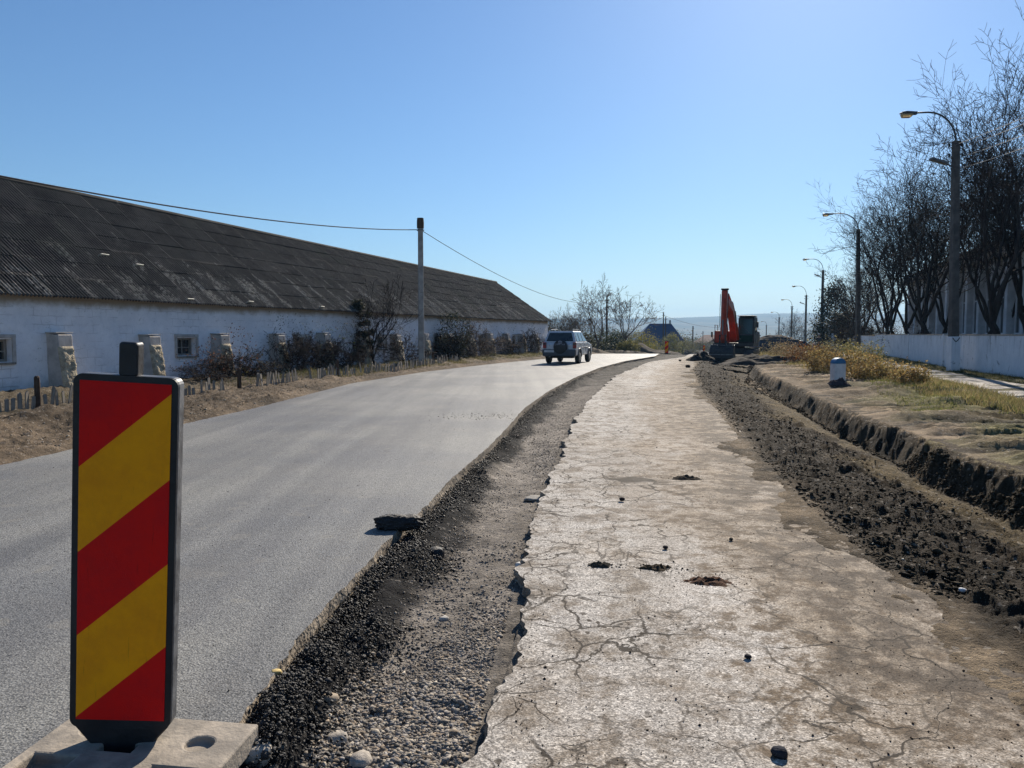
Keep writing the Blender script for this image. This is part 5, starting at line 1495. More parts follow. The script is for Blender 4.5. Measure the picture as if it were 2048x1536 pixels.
# ================================================================== SPORT UTILITY CAR
def car():
    paint = pm('silver_paint', (.52, .54, .57), (.46, .48, .51), 1.5, .3, metal=.25)
    lowp = pm('dark_grey_cladding', (.045, .05, .06), (.06, .065, .075), 3, .5)
    red = pm('tail_light_red', (.35, .012, .015), (.22, .01, .012), 3, .2)
    x, y = G(1119, 728)
    root = thing('sport_utility_car', 'silver off road car with a black spare wheel cover driving away on the new asphalt', 'car', (x, y, 0), R(-17))
    root.scale = (.97, .97, .97)
    def arch(yc, r=.40):
        return [(yc + r * math.cos(a), .34 + r * math.sin(a)) for a in np.linspace(math.pi, 0, 9) if .34 + r * math.sin(a) > .36]
    prof = [(.02, .42)] + [(.42, .42)] + arch(.86) + [(1.3, .42), (2.85, .42)] + arch(3.33) + [(3.78, .42), (4.05, .45), (4.1, .62), (4.06, .80), (3.9, .94), (3.0, 1.08), (1.5, 1.10), (.06, 1.10), (.02, .95)]
    b = MB().prism(prof, -.845, .845, 'x').build('body', paint, root, bevel=.045, seg=3)
    # greenhouse
    lo = [(-.82, .05), (.82, .05), (.80, 3.0), (-.80, 3.0)]; hi = [(-.64, .26), (.64, .26), (.62, 2.15), (-.62, 2.15)]
    vs = [(u, v, 1.08) for u, v in lo] + [(u, v, 1.64) for u, v in hi]
    MB().add(vs, [(3, 2, 1, 0), (4, 5, 6, 7), (0, 1, 5, 4), (1, 2, 6, 5), (2, 3, 7, 6), (3, 0, 4, 7)]).build('cabin', paint, root, bevel=.05, seg=3)
    def face(a, b_, c, d, t=.012, name='window', mat=None, off=.012, par=None):
        a, b_, c, d = map(Vector, (a, b_, c, d)); n = (b_ - a).cross(d - a).normalized() * off
        n2 = n.normalized() * (off - t)
        q = [a + n, b_ + n, c + n, d + n, a + n2, b_ + n2, c + n2, d + n2]
        return MB().add(q, [(0, 1, 2, 3), (7, 6, 5, 4), (0, 4, 5, 1), (1, 5, 6, 2), (2, 6, 7, 3), (3, 7, 4, 0)]).build(name, mat or M['glass'], par or root)
    def lerp3(u, v):   # rear slope plane
        zz = 1.08 + .56 * v; yy = .05 + .21 * v; xx = (.82 - .18 * v) * u
        return (xx, yy, zz)
    rw_ = face(lerp3(-.86, .10), lerp3(.86, .10), lerp3(.84, .84), lerp3(-.84, .84), name='rear_window')
    MB().tube([(-.1, .02, 1.15), (.28, .04, 1.17)], .012, 5).build('wiper', M['black'], rw_)
    for s in (1, -1):
        def side(yy, v): return (s * (.82 - .18 * v) * 1.0, yy + (.21 if yy < 1 else (-.85 if yy > 2.5 else 0)) * v * 0, 1.08 + .56 * v)
        for y0, y1, y0t, y1t in ((.28, .92, .38, .92), (1.02, 1.72, 1.02, 1.70), (1.82, 2.72, 1.80, 2.12)):
            q = [(s * .813, y0, 1.12), (s * .805, y1, 1.12), (s * .655, y1t, 1.56), (s * .66, y0t, 1.56)]
            if s < 0: q = [q[1], q[0], q[3], q[2]]
            face(*q, name='side_window')
        # mirror, rail, lights, wheels
        MB().box((s * .95, 2.62, 1.12), (.16, .1, .13)).tube([(s * .8, 2.62, 1.1), (s * .92, 2.62, 1.1)], .02, 5).build('wing_mirror', lowp, root, bevel=.02)
        MB().tube([(s * .56, .35, 1.66), (s * .56, .42, 1.72), (s * .56, 1.9, 1.73), (s * .56, 2.0, 1.66)], .02, 6).build('roof_rail', M['steel'], root)
        MB().box((s * .765, -.01, .93), (.17, .10, .30)).build('tail_light', red, root, bevel=.015)
        MB().box((s * .765, -.065, 1.0), (.14, .02, .08)).build('indicator', M['glass'], root, bevel=.004)
        MB().box((s * .845, 2.1, .80), (.03, 1.5, .05)).build('door_trim', lowp, root, bevel=.01)
        for yy in (1.15, 2.05): MB().box((s * .855, yy, .98), (.03, .18, .03)).build('door_handle', lowp, root, bevel=.008)
        for yc in (.86, 3.33):
            w = MB().lathe([(.2, -.10), (.31, -.11), (.345, -.08), (.35, 0), (.345, .08), (.31, .11), (.2, .10)], 24, (s * .76, yc, .35), 'x').build('wheel', M['rubber'], root, smooth=False)
            MB().lathe([(.02, -.1), (.19, -.095), (.2, -.06), (.2, .06), (.19, .095), (.02, .1)], 14, (s * .775, yc, .35), 'x').build('rim', M['steel'], w)
            MB().tube([(s * .85, yc + .42 * math.cos(a), .35 + .42 * math.sin(a)) for a in np.linspace(0, math.pi, 12)], .035, 5).build('wheel_arch', lowp, root)
    MB().box((0, -.06, .56), (1.70, .22, .34)).build('bumper', lowp, root, bevel=.05, seg=3)
    MB().box((0, .3, .36), (1.3, .5, .14)).build('underbody', M['black'], root, bevel=.02)
    MB().tube([(.15, -.05, .36), (.15, .3, .33)], .03, 6).build('tow_hook', M['dark_steel'], root)
    MB().tube([(-.5, -.08, .36), (-.5, .5, .36)], .03, 8).build('exhaust', M['steel'], root)
    MB().box((-.50, -.178, .64), (.50, .012, .11)).build('number_plate', pm('white_plate', (.6, .6, .6), (.5, .5, .5)), root, bevel=.003)
    sp = MB().lathe([(.05, -.19), (.30, -.185), (.345, -.15), (.355, -.05), (.33, .02)], 32, (.07, -.02, .86), 'y').build('spare_wheel_cover', M['black'], root, smooth=False)
    wt = pm('faded_white_print', (.42, .44, .50), (.35, .37, .42), 6, .6)
    # oval emblem
    em = MB().tube([(.07 + .095 * math.cos(a), -.213, 1.09 + .062 * math.sin(a)) for a in np.linspace(0, 2 * math.pi, 20)], .010, 4)
    em.tube([(.07 + .04 * math.cos(a), -.213, 1.09 + .058 * math.sin(a)) for a in np.linspace(0, 2 * math.pi, 14)], .008, 4)
    em.tube([(.07 + .065 * math.cos(a), -.213, 1.118 + .025 * math.sin(a)) for a in np.linspace(0, 2 * math.pi, 14)], .008, 4)
    em.build('emblem', wt, sp)
    # slanted white script across the cover
    glyph = [[(0, 1), (0, 0), (.7, 0)], [(0, 1), (.1, 0), (.6, 0), (.7, 1)], [(0, 0), (.2, 1), (.45, .3), (.7, 1), (.9, 0)], [(0, 0), (.2, 1)], [(.7, .9), (.1, .8), (0, .1), (.6, 0)],
             [(0, 0), (.4, 1), (.7, 0)], [(0, 0), (.1, 1), (.7, .9), (.5, .5), (.8, 0)]]
    xx = -.19
    for g in glyph:
        w = .062
        MB().tube([(xx + (px_ * w) + pz * .025, -.213 + .0, .955 + pz * .075 - abs(xx) * .03) for px_, pz in g], .0085, 4).build('letter', wt, sp)
        xx += .075
car()

# ================================================================== EXCAVATOR
def excavator():
    cab_c = pm('dark_cab_paint', (.018, .022, .028), (.03, .034, .04), 4, .45)
    tg = NT('green_tinted_glass'); tg.out((.012, .045, .038), .15, spec=.5)
    gl = tg.m
    x0, y0 = 14.3, 49.3
    zf = -.33
    root = thing('excavator', 'orange tracked excavator with a dark cab, its wide bucket lowered into the trench', 'excavator', (x0, y0, zf), 0)
    fwd = Vector((-math.sin(R(24)), -math.cos(R(24)), 0))
    ang = math.atan2(fwd.y, fwd.x) - math.pi / 2     # local +y forward
    root.rotation_euler = (0, 0, ang)
    # tracks
    for s in (-1, 1):
        prof = [(-1.9, .35), (-1.75, .05), (1.75, .05), (2.0, .4), (1.8, .78), (-1.7, .80), (-2.0, .6)]
        tr = MB().prism(prof, s * 1.05 - .27, s * 1.05 + .27, 'x').build('track', M['dark_steel'], root, bevel=.05)
        for k in range(22):
            t = k / 22
            MB().box((s * 1.05, -1.75 + 3.5 * t, .81 if k % 1 == 0 else .8), (.56, .1, .035)).build('track_shoe', M['dark_steel'], tr)
        for k in range(5):
            MB().lathe([(.18, -.29), (.2, -.25), (.2, .25), (.18, .29)], 12, (s * 1.05, -1.3 + .65 * k, .28), 'x').build('roller', M['rubber'], tr)
        MB().box((s * 1.05, 1.82, .4), (.58, .06, .5)).build('idler_guard', M['dark_steel'], tr)
    MB().box((0, 0, .7), (1.7, 1.6, .4)).lathe([(.6, .85), (.6, 1.02)], 20).build('undercarriage', M['dark_steel'], root, bevel=.03)
    # house
    MB().box((0, -.6, 1.12), (2.45, 3.2, .22)).build('deck', M['dark_steel'], root, bevel=.03)
    MB().prism([(-1.0, 1.22), (-2.45, 1.22), (-2.55, 1.5), (-2.5, 1.95), (-1.0, 2.0)], -1.22, 1.22, 'x').build('counterweight', M['dark_steel'], root, bevel=.08, seg=3)
    MB().box((-.75 * -1, -.1, 1.6), (.9, 1.9, .78)).build('engine_cover', M['orange'], root, bevel=.05)
    # cab on the operator's left (image right): local x negative is image right? forward to the camera -> local +x is image left
    cx = -.78
    cabp = [(.95, 1.22), (1.12, 1.7), (1.0, 2.78), (.75, 2.86), (-.55, 2.86), (-.7, 2.7), (-.7, 1.22)]
    cab = MB().prism(cabp, cx - .48, cx + .48, 'x').build('cab', cab_c, root, bevel=.04, seg=2)
    MB().add([(cx - .38, 1.115, 1.78), (cx + .38, 1.115, 1.78), (cx + .37, 1.025, 2.66), (cx - .37, 1.025, 2.66), (cx - .38, 1.135, 1.78), (cx + .38, 1.135, 1.78), (cx + .37, 1.045, 2.66), (cx - .37, 1.045, 2.66)],
             [(0, 1, 2, 3), (4, 5, 6, 7), (0, 1, 5, 4), (1, 2, 6, 5), (2, 3, 7, 6), (3, 0, 4, 7)]).build('windscreen', gl, cab)
    MB().add([(cx - .38, .985, 1.30), (cx + .38, .985, 1.30), (cx + .38, 1.11, 1.70), (cx - .38, 1.11, 1.70), (cx - .38, 1.005, 1.30), (cx + .38, 1.005, 1.30), (cx + .38, 1.13, 1.70), (cx - .38, 1.13, 1.70)],
             [(0, 1, 2, 3), (4, 5, 6, 7), (0, 1, 5, 4), (1, 2, 6, 5), (2, 3, 7, 6), (3, 0, 4, 7)]).build('lower_pane', gl, cab)
    for s in (-1, 1):
        MB().box((cx + s * .485, .2, 2.2), (.02, 1.0, .9)).build('side_window', gl, cab)
    MB().tube([(cx - .2, 1.14, 1.85), (cx + .25, 1.10, 2.35)], .012, 4).build('wiper', M['steel'], cab)
    MB().box((cx, .4, 2.9), (.95, 1.5, .06)).build('cab_roof', M['steel'], cab, bevel=.02)
    MB().box((cx - .66, .9, 2.35), (.12, .1, .36)).tube([(cx - .45, .9, 2.5), (cx - .64, .9, 2.5)], .02, 5).tube([(cx - .45, .9, 2.2), (cx - .64, .9, 2.2)], .02, 5).build('mirror', M['black'], root, bevel=.02)
    MB().box((1.35, .8, 1.75), (.1, .12, .34)).tube([(1.2, .7, 1.25), (1.35, .75, 1.6)], .02, 5).build('mirror', M['black'], root, bevel=.02)
    MB().tube([(1.15, .9, 1.2), (1.15, .9, 2.35), (1.15, -.2, 2.35), (1.15, -.2, 1.9)], .022, 6).tube([(.8, .9, 1.2), (.8, .9, 2.2)], .022, 6).build('handrail', M['dark_steel'], root)
    MB().tube([(cx - .55, .95, 1.2), (cx - .58, 1.0, 2.0), (cx - .55, .6, 2.2)], .02, 6).build('cab_rail', M['dark_steel'], root)
    MB().box((cx + .35, 1.02, 1.5), (.14, .1, .12)).build('work_light', M['steel'], root, bevel=.02)
    # boom: side profile in y,z, around x=.05
    bx = .0
    boom = [(.5, 1.35), (.95, 1.3), (1.6, 2.3), (2.6, 3.15), (4.35, 3.5), (4.5, 3.68), (4.3, 3.82), (2.6, 3.72), (1.35, 3.0), (.55, 1.95)]
    bm_ = MB().prism(boom, bx - .19, bx + .19, 'x').build('boom', M['orange'], root, bevel=.02)
    for s in (-1, 1):
        MB().tube([(bx + s * .3, 1.15, 1.45), (bx + s * .3, 1.95, 2.4)], .085, 10).build('boom_cylinder', M['orange'], bm_)
        MB().tube([(bx + s * .3, 1.95, 2.4), (bx + s * .3, 2.5, 3.15)], .045, 8).build('piston_rod', M['steel'], bm_)
    MB().tube([(bx, 1.9, 3.55), (bx, 3.5, 4.12)], .09, 10).build('stick_cylinder', M['orange'], bm_)
    MB().tube([(bx, 3.5, 4.12), (bx, 4.75, 4.2)], .045, 8).build('piston_rod', M['steel'], bm_)
    for k in range(3):
        MB().tube([(bx + .1 + .04 * k, 1.0, 2.6), (bx + .16 + .04 * k, 1.8, 3.62), (bx + .12 + .04 * k, 3.0, 4.0), (bx + .1 + .03 * k, 4.2, 4.0)], .018, 5).build('hose', M['rubber'], bm_)
    # stick hangs down towards the bucket
    st = [(4.55, 4.35), (4.85, 4.3), (4.95, 3.6), (5.05, 1.45), (4.85, 1.25), (4.72, 1.4), (4.42, 3.3), (4.3, 3.75)]
    sb = MB().prism(st, bx - .16, bx + .16, 'x').build('stick', M['orange'], root, bevel=.02)
    MB().tube([(bx, 5.05, 3.85), (bx, 5.2, 2.6)], .075, 10).build('bucket_cylinder', M['orange'], sb)
    MB().tube([(bx, 5.2, 2.6), (bx, 5.28, 1.75)], .04, 8).build('piston_rod', M['steel'], sb)
    for s in (-1, 1):
        MB().tube([(bx + s * .16, 4.95, 1.65), (bx + s * .16, 5.3, 1.72)], .035, 6).tube([(bx + s * .16, 5.3, 1.72), (bx + s * .16, 5.3, 1.2)], .04, 6).build('link_arm', M['dark_steel'], sb)
        MB().tube([(bx + s * .22, 4.8, 4.1), (bx + s * .22, 4.95, 3.2), (bx + s * .2, 5.02, 2.2)], .018, 5).build('hose', M['rubber'], sb)
    MB().box((bx, 4.66, 4.38), (.42, .22, .1)).build('pin', M['dark_steel'], sb, bevel=.02)
    # bucket: curved shell
    arc = [(5.30, 1.12), (5.50, .98), (5.62, .72), (5.62, .42), (5.48, .16), (5.22, .02), (4.85, -.02), (4.55, .02)]
    inn = [(4.6, .06), (4.85, .03), (5.2, .07), (5.43, .2), (5.56, .43), (5.56, .70), (5.45, .93), (5.27, 1.06)]
    bwid = .64
    bu = MB().prism(arc + inn, bx - bwid, bx + bwid, 'x').build('bucket', M['dark_steel'], root, bevel=.01)
    for s in (-1, 1):
        MB().prism(arc + [(4.6, .35), (4.85, .9), (5.0, 1.15)], bx + s * bwid - (.02 if s > 0 else .02), bx + s * bwid + .02, 'x').build('side_plate', M['dark_steel'], bu)
        MB().prism([(4.88, 1.35), (5.1, 1.4), (5.4, 1.2), (5.5, .98), (5.1, .95)], bx + s * .2 - .025, bx + s * .2 + .025, 'x').build('bracket', M['dark_steel'], bu)
    for k in range(5):
        MB().prism([(4.62, -.03), (4.62, .07), (4.34, .03)], bx - .56 + .28 * k - .05, bx - .56 + .28 * k + .05, 'x').build('tooth', M['steel'], bu)
    MB().box((bx, 5.66, .60), (1.3, .03, .06)).build('wear_strip', M['steel'], bu)
    MB().tube([(bx - .66, 5.32, 1.13), (bx + .66, 5.32, 1.13)], .04, 6).build('rim_bar', M['steel'], bu)
excavator()

# ================================================================== OTHER THINGS FAR AND MIDDLE
def tipper():
    pt = pm('dark_blue_paint', (.02, .04, .085), (.03, .05, .09), 3, .35, metal=.2)
    a = P(1548, 700, 78); zb = float(tz(a.x, 78))
    r = thing('tipper_trailer', 'dark blue tipper truck body loaded with dark soil behind the excavator', 'tipper', (a.x, 78, zb), R(-74))
    MB().prism([(-2.3, .75), (-1.9, .55), (2.0, .55), (2.35, 1.45), (-2.3, 1.45)], -.95, .95, 'x').build('load_bed', pt, r, bevel=.03)
    MB().tube([(-.97, -2.3, 1.47), (.97, -2.3, 1.47), (.97, 2.37, 1.47), (-.97, 2.37, 1.47), (-.97, -2.3, 1.47)], .045, 6).build('top_rim', M['steel'], r)
    MB().prism([(2.4, .5), (3.9, .45), (4.0, .8), (3.6, 1.0), (2.9, 1.35), (2.45, 1.4)], -.85, .85, 'x').build('cab', pt, r, bevel=.06, seg=3)
    MB().prism([(3.02, 1.32), (3.55, 1.05), (3.5, 1.03), (2.98, 1.29)], -.7, .7, 'x').build('windscreen', M['glass'], r)
    for s in (-1, 1):
        MB().box((s * .6, 4.0, .75), (.25, .05, .14)).build('headlight', M['steel'], r, bevel=.02)
        for yy in (-1.5, 3.1):
            MB().lathe([(.2, -.12), (.4, -.12), (.42, 0), (.4, .12), (.2, .12)], 18, (s * .8, yy, .42), 'x').build('wheel', M['rubber'], r)
    MB().box((0, -.2, .45), (.8, 4.2, .14)).build('chassis', M['black'], r)
    rg_ = np.random.default_rng(4)
    U, V_ = np.meshgrid(np.linspace(-1, 1, 22), np.linspace(-1, 1, 40), indexing='ij')
    H = .55 * np.clip(1 - U ** 2, 0, 1) ** .7 * np.clip(1 - V_ ** 2, 0, 1) ** .7 + .10 * fbm(U * 4, V_ * 6, 301, 3)
    V = np.stack([U * .93, V_ * 2.25, 1.40 + H], -1).reshape(-1, 3)
    idx = np.arange(U.size).reshape(U.shape); Q = np.stack([idx[:-1, :-1], idx[1:, :-1], idx[1:, 1:], idx[:-1, 1:]], -1).reshape(-1, 4)
    ld = link('soil_load', npmesh('soil_load', V, Q, col=np.tile([.06, .05, .045], (U.size, 1))), M['clod'], None, (a.x, 78, zb), (0, 0, R(-74)))
    tag(ld, 'heap of dark soil loaded on the dark blue tipper', 'soil')
tipper()

def far_beacon(px, pyb, Y, h, label):
    p_ = P(px, pyb, Y)
    o = thing('far_warning_board', label, 'warning board', (p_.x, Y, p_.z), R(-8), 'far striped warning boards')
    board_parts(o, .3 * h / 1.0, h, .06, True)
    MB().box((0, 0, -.05), (.8, .4, .12)).build('base', M['rubber'], o, bevel=.02)
far_beacon(1333, 706.5, 77, 1.22, 'orange red striped board between the two lanes at the road bend')
far_beacon(1408, 706, 125, 1.25, 'smaller far striped board just left of the excavator')

def house():
    a = P(1321, 700, 185); zb = a.z - .1
    r = thing('house', 'pinkish house under a large dark blue hipped roof', 'house', (a.x, 185, zb), 0)
    pk = pm('pink_render', (.34, .26, .235), (.28, .215, .195), 1.5)
    r.scale = (1.25, 1.1, 1.08)
    MB().box((0, 3.2, 1.25), (8.3, 6.2, 2.9)).build('wall', pk, r)
    rf = pm('blue_metal_roof', (.035, .05, .12), (.03, .045, .10), 2, .45, metal=.3)
    z0, z1 = 1.95, 6.0
    lo = [(-4.9, -.6, z0), (4.6, -.6, z0), (4.6, 7.4, z0), (-4.9, 7.4, z0)]; md = [(-4.9, -.7, z0 + .9), (4.6, -.7, z0 + 1.5)]
    hi = [(-1.6, 3.3, z1), (2.6, 3.3, z1)]
    rr = MB().add(lo + hi + [(v[0], v[1], v[2] - .14) for v in lo], [(0, 1, 5, 4), (1, 2, 5), (2, 3, 4, 5), (3, 0, 4), (6, 7, 8, 9)][:4] + [(9, 8, 7, 6), (0, 6, 7, 1), (1, 7, 8, 2), (2, 8, 9, 3), (3, 9, 6, 0)]).build('roof', rf, r)
    MB().box((2.3, 3.0, 6.3), (.3, .3, .9)).build('chimney', M['steel'], rr)
    for k in (-2.5, 0, 2.3):
        w = MB().box((k, .06, 1.2), (1.1, .1, 1.1)).build('window', M['wood'], r)
        MB().box((k, .0, 1.2), (.9, .05, .9)).build('pane', M['glass'], w)
    b = P(1372, 697, 235); r2 = thing('house', 'small pale house with reddish roof just right of the blue roof', 'house', (b.x, 205, b.z - 1), R(20))
    MB().box((0, 0, 1.6), (6.5, 6, 3.2)).build('wall', pk, r2)
    MB().prism([(-3.6, 3.1), (3.6, 3.1), (0, 5.2)], -3.4, 3.4, 'y').build('roof', pm('faded_red_roof', (.22, .12, .09), (.17, .1, .08)), r2)
    MB().box((0, -3.05, 1.7), (1, .1, 1.1)).build('window', M['glass'], r2)
    c = P(1272, 697, 100); r3 = thing('pipe_pergola', 'thin white pipe frame left of the blue roofed house', 'frame', (c.x, 100, c.z), R(15))
    wp = pm('white_pipe', (.6, .62, .65), (.5, .52, .55))
    for x in (-1.6, -.5, .9):
        for y in (0, 1.6): MB().tube([(x, y, 0), (x, y, 2.1)], .03, 5).build('leg', wp, r3)
    for y in (0, 1.6):
        MB().tube([(-1.6, y, 2.1), (-.5, y, 2.3), (.9, y, 1.75)], .03, 5).build('rail', wp, r3)
    MB().tube([(-.5, 0, 2.3), (-.5, 1.6, 2.3)], .025, 5).build('crossbar', wp, r3)
house()

# milestone
def milestone():
    x, y = G(1675, 770, .06)
    z = z_on(x, y)
    r = thing('milestone', 'white kilometre stone with a blue rounded top at the edge of the dry weeds', 'milestone', (x, y, z - .02), R(8))
    w, hgt, d = .33, .70, .24
    def arc(r_, zc, n=10): return [(r_ * math.cos(a), zc + r_ * .95 * math.sin(a)) for a in np.linspace(0, math.pi, n)]
    body = [(-w / 2, -.1), (w / 2, -.1), (w / 2, hgt - w / 2), (-w / 2, hgt - w / 2)]
    MB().prism(body, -d / 2, d / 2, 'y').build('stone', pm('white_stone_paint', (.62, .62, .62), (.5, .5, .5), 6, .85, .4, 30), r, bevel=.012)
    MB().prism(arc(w / 2, hgt - w / 2 + .001), -d / 2, d / 2, 'y').build('blue_top', pm('blue_paint', (.03, .16, .32), (.03, .13, .27), 6, .6, .2, 30), r, bevel=.012)
milestone()

# person walking
def person():
    Y = 71.0
    a = P(1637, 700, Y); zb = float(tz(a.x, Y)) + .10
    root = thing('person', 'person in a dark jacket and grey cap walking towards the camera on the footpath', 'person', (a.x, Y, zb), R(175))
    def skin(name, js, es, mat, par, sub=2):
        me = bpy.data.meshes.new(name); me.from_pydata([j[0] for j in js], es, [])
        o = link(name, me, mat, par)
        md = o.modifiers.new('skin', 'SKIN'); md.use_smooth_shade = True
        bpy.context.view_layer.update()
        sv_ = me.skin_vertices[0].data if me.skin_vertices else None
        if sv_ is None:
            me.skin_vertices  # pragma
        for i, j in enumerate(js):
            sv_[i].radius = j[1] if hasattr(j[1], '__len__') else (j[1], j[1])
            sv_[i].use_root = (i == 0)
        s = o.modifiers.new('sub', 'SUBSURF'); s.levels = sub; s.render_levels = sub
        return o
    sk = pm('skin', (.35, .22, .16), (.3, .18, .13), 8, .6)
    jk = pm('dark_jacket', (.02, .022, .03), (.03, .032, .04), 6, .85); tr = pm('dark_trousers', (.03, .03, .035), (.02, .02, .025), 6, .9)
    js = [((0, 0, .92), (.15, .11)), ((0, 0, 1.12), (.14, .10)), ((0, .01, 1.33), (.17, .11)), ((0, .01, 1.45), (.10, .09)), ((0, .02, 1.52), (.055, .055)), ((0, .04, 1.62), (.08, .095)), ((0, .04, 1.72), (.07, .08)),
          ((.19, 0, 1.38), (.06, .06)), ((.26, -.04, 1.12), (.045, .045)), ((.27, .03, .90), (.035, .035)), ((.27, .06, .80), (.03, .04)),
          ((-.19, 0, 1.38), (.06, .06)), ((-.26, .02, 1.12), (.045, .045)), ((-.26, .12, .92), (.035, .035)), ((-.26, .16, .82), (.03, .04)),
          ((.10, .02, .84), (.09, .09)), ((.11, .14, .50), (.065, .065)), ((.11, .06, .10), (.045, .045)), ((.11, .18, .04), (.04, .035)),
          ((-.10, -.02, .84), (.09, .09)), ((-.11, -.04, .50), (.065, .065)), ((-.11, -.22, .14), (.045, .045)), ((-.11, -.12, .05), (.04, .035))]
    es = [(0, 1), (1, 2), (2, 3), (3, 4), (4, 5), (5, 6), (2, 7), (7, 8), (8, 9), (9, 10), (2, 11), (11, 12), (12, 13), (13, 14), (0, 15), (15, 16), (16, 17), (17, 18), (0, 19), (19, 20), (20, 21), (21, 22)]
    body = skin('body', js, es, sk, root)
    g = .018
    jj = [(js[i][0], tuple(v + g for v in (js[i][1]))) for i in (0, 1, 2, 3, 7, 8, 9, 11, 12, 13)]
    jj[0] = ((0, 0, .86), (.18, .13))
    skin('jacket', jj, [(0, 1), (1, 2), (2, 3), (2, 4), (4, 5), (5, 6), (2, 7), (7, 8), (8, 9)], jk, root)
    tj = [((0, 0, .9), (.165, .125))] + [(js[i][0], tuple(v + g for v in js[i][1])) for i in (15, 16, 17, 19, 20, 21)]
    skin('trousers', tj, [(0, 1), (1, 2), (2, 3), (0, 4), (4, 5), (5, 6)], tr, root)
    MB().box((.11, .17, .035), (.10, .27, .08)).build('shoe', M['black'], root, bevel=.03)
    MB().box((-.11, -.12, .04), (.10, .27, .08), rx=-.3).build('shoe', M['black'], root, bevel=.03)
    MB().lathe([(.10, 1.68), (.108, 1.72), (.10, 1.78), (.05, 1.81), (.01, 1.815)], 14, (0, .04, 0)).box((0, .15, 1.69), (.15, .1, .015)).build('cap', pm('grey_cap', (.35, .34, .33), (.28, .27, .26)), root)
    MB().box((0, .135, 1.61), (.03, .03, .045)).build('nose', sk, root, bevel=.01)
    for s in (-1, 1): MB().lathe([(.001, -.005), (.012, 0), (.001, .005)], 8, (s * .035, .128, 1.645), 'y').build('eye', M['black'], root)
person()

# ================================================================== SOIL CLODS, CRUMBS, GRAVEL, LOOSE PIECES
rng = np.random.default_rng(42)
def jitc(base, n, v=.3):
    return np.array(base)[None] * rng.uniform(1 - v, 1 + v, (n, 1))
def near_y(n, a, b, p=1.6):
    """more pieces close by, where single ones can be seen"""
    u = rng.uniform(0, 1, n); return (a ** (1 - p) + u * (b ** (1 - p) - a ** (1 - p))) ** (1 / (1 - p))
# gravel in the ditch
n = 42000
y = near_y(n, 1.7, 22, 1.7); t = rng.uniform(.22, 1.0, n) ** .8
x = AR(y) + (OL(y) - AR(y)) * t
dens = fbm(x * 1.6, y * 1.0, 401, 3) + .5 + .5 * (3.6 - y).clip(-.5, 1)
k = (dens > rng.uniform(-.3, .55, n)) & (t > .25 + .25 * fbm(x * 2, y * 2, 405, 2)) & (x < OL(y) - .05)
x, y = x[k], y[k]
s = .0035 + .012 * rng.beta(1.1, 5, len(x)) + .008 * (y < 3.4) * rng.beta(1.5, 3, len(x))
z = ground_h(x, y) + s * .15
pal = np.array([(.34, .30, .25), (.27, .25, .23), (.40, .35, .28), (.22, .20, .18), (.30, .24, .18)])
o = stones('gravel', np.stack([x, y, z], 1), s, M['stone'], rng, pal[rng.integers(0, 5, len(x))] * rng.uniform(.45, 1.15, (len(x), 1)), .6, jit=.42)
tag(o, 'pale crushed gravel in the ditch between the two lanes', kind='stuff')
# bitumen crumbs along the cut edge
n = 29000
y = near_y(n, 1.8, 30, 1.5); off = np.abs(rng.normal(0, .13, n)) + .0
cl_ = fbm(y * .9, y * 0 + 3, 411, 3)
off = off * (1 + 1.6 * cl_)
x = AR(y) + .02 + off
kk = rng.integers(0, len(HEAPS), n); sel = (rng.random(n) < .22)
hp = np.array(HEAPS); x = np.where(sel, hp[kk, 0] + rng.normal(0, .13, n), x); y = np.where(sel, hp[kk, 1] + rng.normal(0, .2, n), y)
ok = x > AR(y) + .015; x, y, off = x[ok], y[ok], off[ok]; n = len(x)
s = (.003 + .020 * rng.beta(.9, 8, n)) * np.interp(y, [2, 12, 30], [1, 1.3, 2.2])
pile = np.exp(-(off / .17) ** 2) * (.05 + .05 * np.clip(fbm(x * 2.4, y * 1.3, 415, 3) + .3, 0, 1))
z = ground_h(x, y) + pile * rng.uniform(0, 1, n)
o = stones('bitumen_crumbs', np.stack([x, y, z], 1), s, M['crumb'], rng, jitc((.016, .016, .017), n, .6), .8, jit=.42)
tag(o, 'black bitumen crumbs piled along the cut asphalt edge', kind='stuff')
# clods in the trench
n = 30000
y = near_y(n, 4.2, 42, 1.5); w = TF(y) - OR(y)
t = rng.uniform(0.02, .97, n)
x = OR(y) + w * t
k = (fbm(x * .9, y * .9, 421, 3) + .35 - .75 * sst(.62, .85, t) * (y < 22) > rng.uniform(-.3, .5, n))
x, y, t = x[k], y[k], t[k]
s = (.005 + .060 * rng.beta(.6, 9, len(x))) * np.interp(y, [4, 20, 42], [1, 1.35, 1.9])
z = ground_h(x, y) + s * .1
npl = 420
yp_ = near_y(npl, 4.5, 25, 1.4); xp_ = OR(yp_) + (TF(yp_) - OR(yp_)) * rng.uniform(.05, 1.1, npl)
tag(stones('pale_fragments', np.stack([xp_, yp_, ground_h(xp_, yp_) + .012], 1), .004 + .012 * rng.beta(1, 5, npl), M['stone'], rng, jitc((.42, .38, .30), npl, .4), .5), 'pale fragments and bits scattered in the trench', kind='stuff')
nb = 13000
yb_ = near_y(nb, 5, 40, 1.5); tb_ = rng.uniform(-.25, 1.05, nb) ; xb_ = TF(yb_) + (TT(yb_) - TF(yb_)) * tb_ - .05
sb_ = .006 + .045 * rng.beta(.7, 8, nb); zb_ = ground_h(xb_, yb_) + sb_ * .1
bank = (xb_, yb_, zb_, sb_)
o = stones('bank_clods', np.stack([xb_, yb_, zb_], 1), sb_ * np.interp(yb_, [5, 20, 40], [1, 1.3, 1.8]), M['clod'], rng, jitc((.05, .038, .024), nb, .6), .8, jit=.42)
tag(o, 'brown crumbly soil lumps on the cut bank of the trench', kind='stuff')
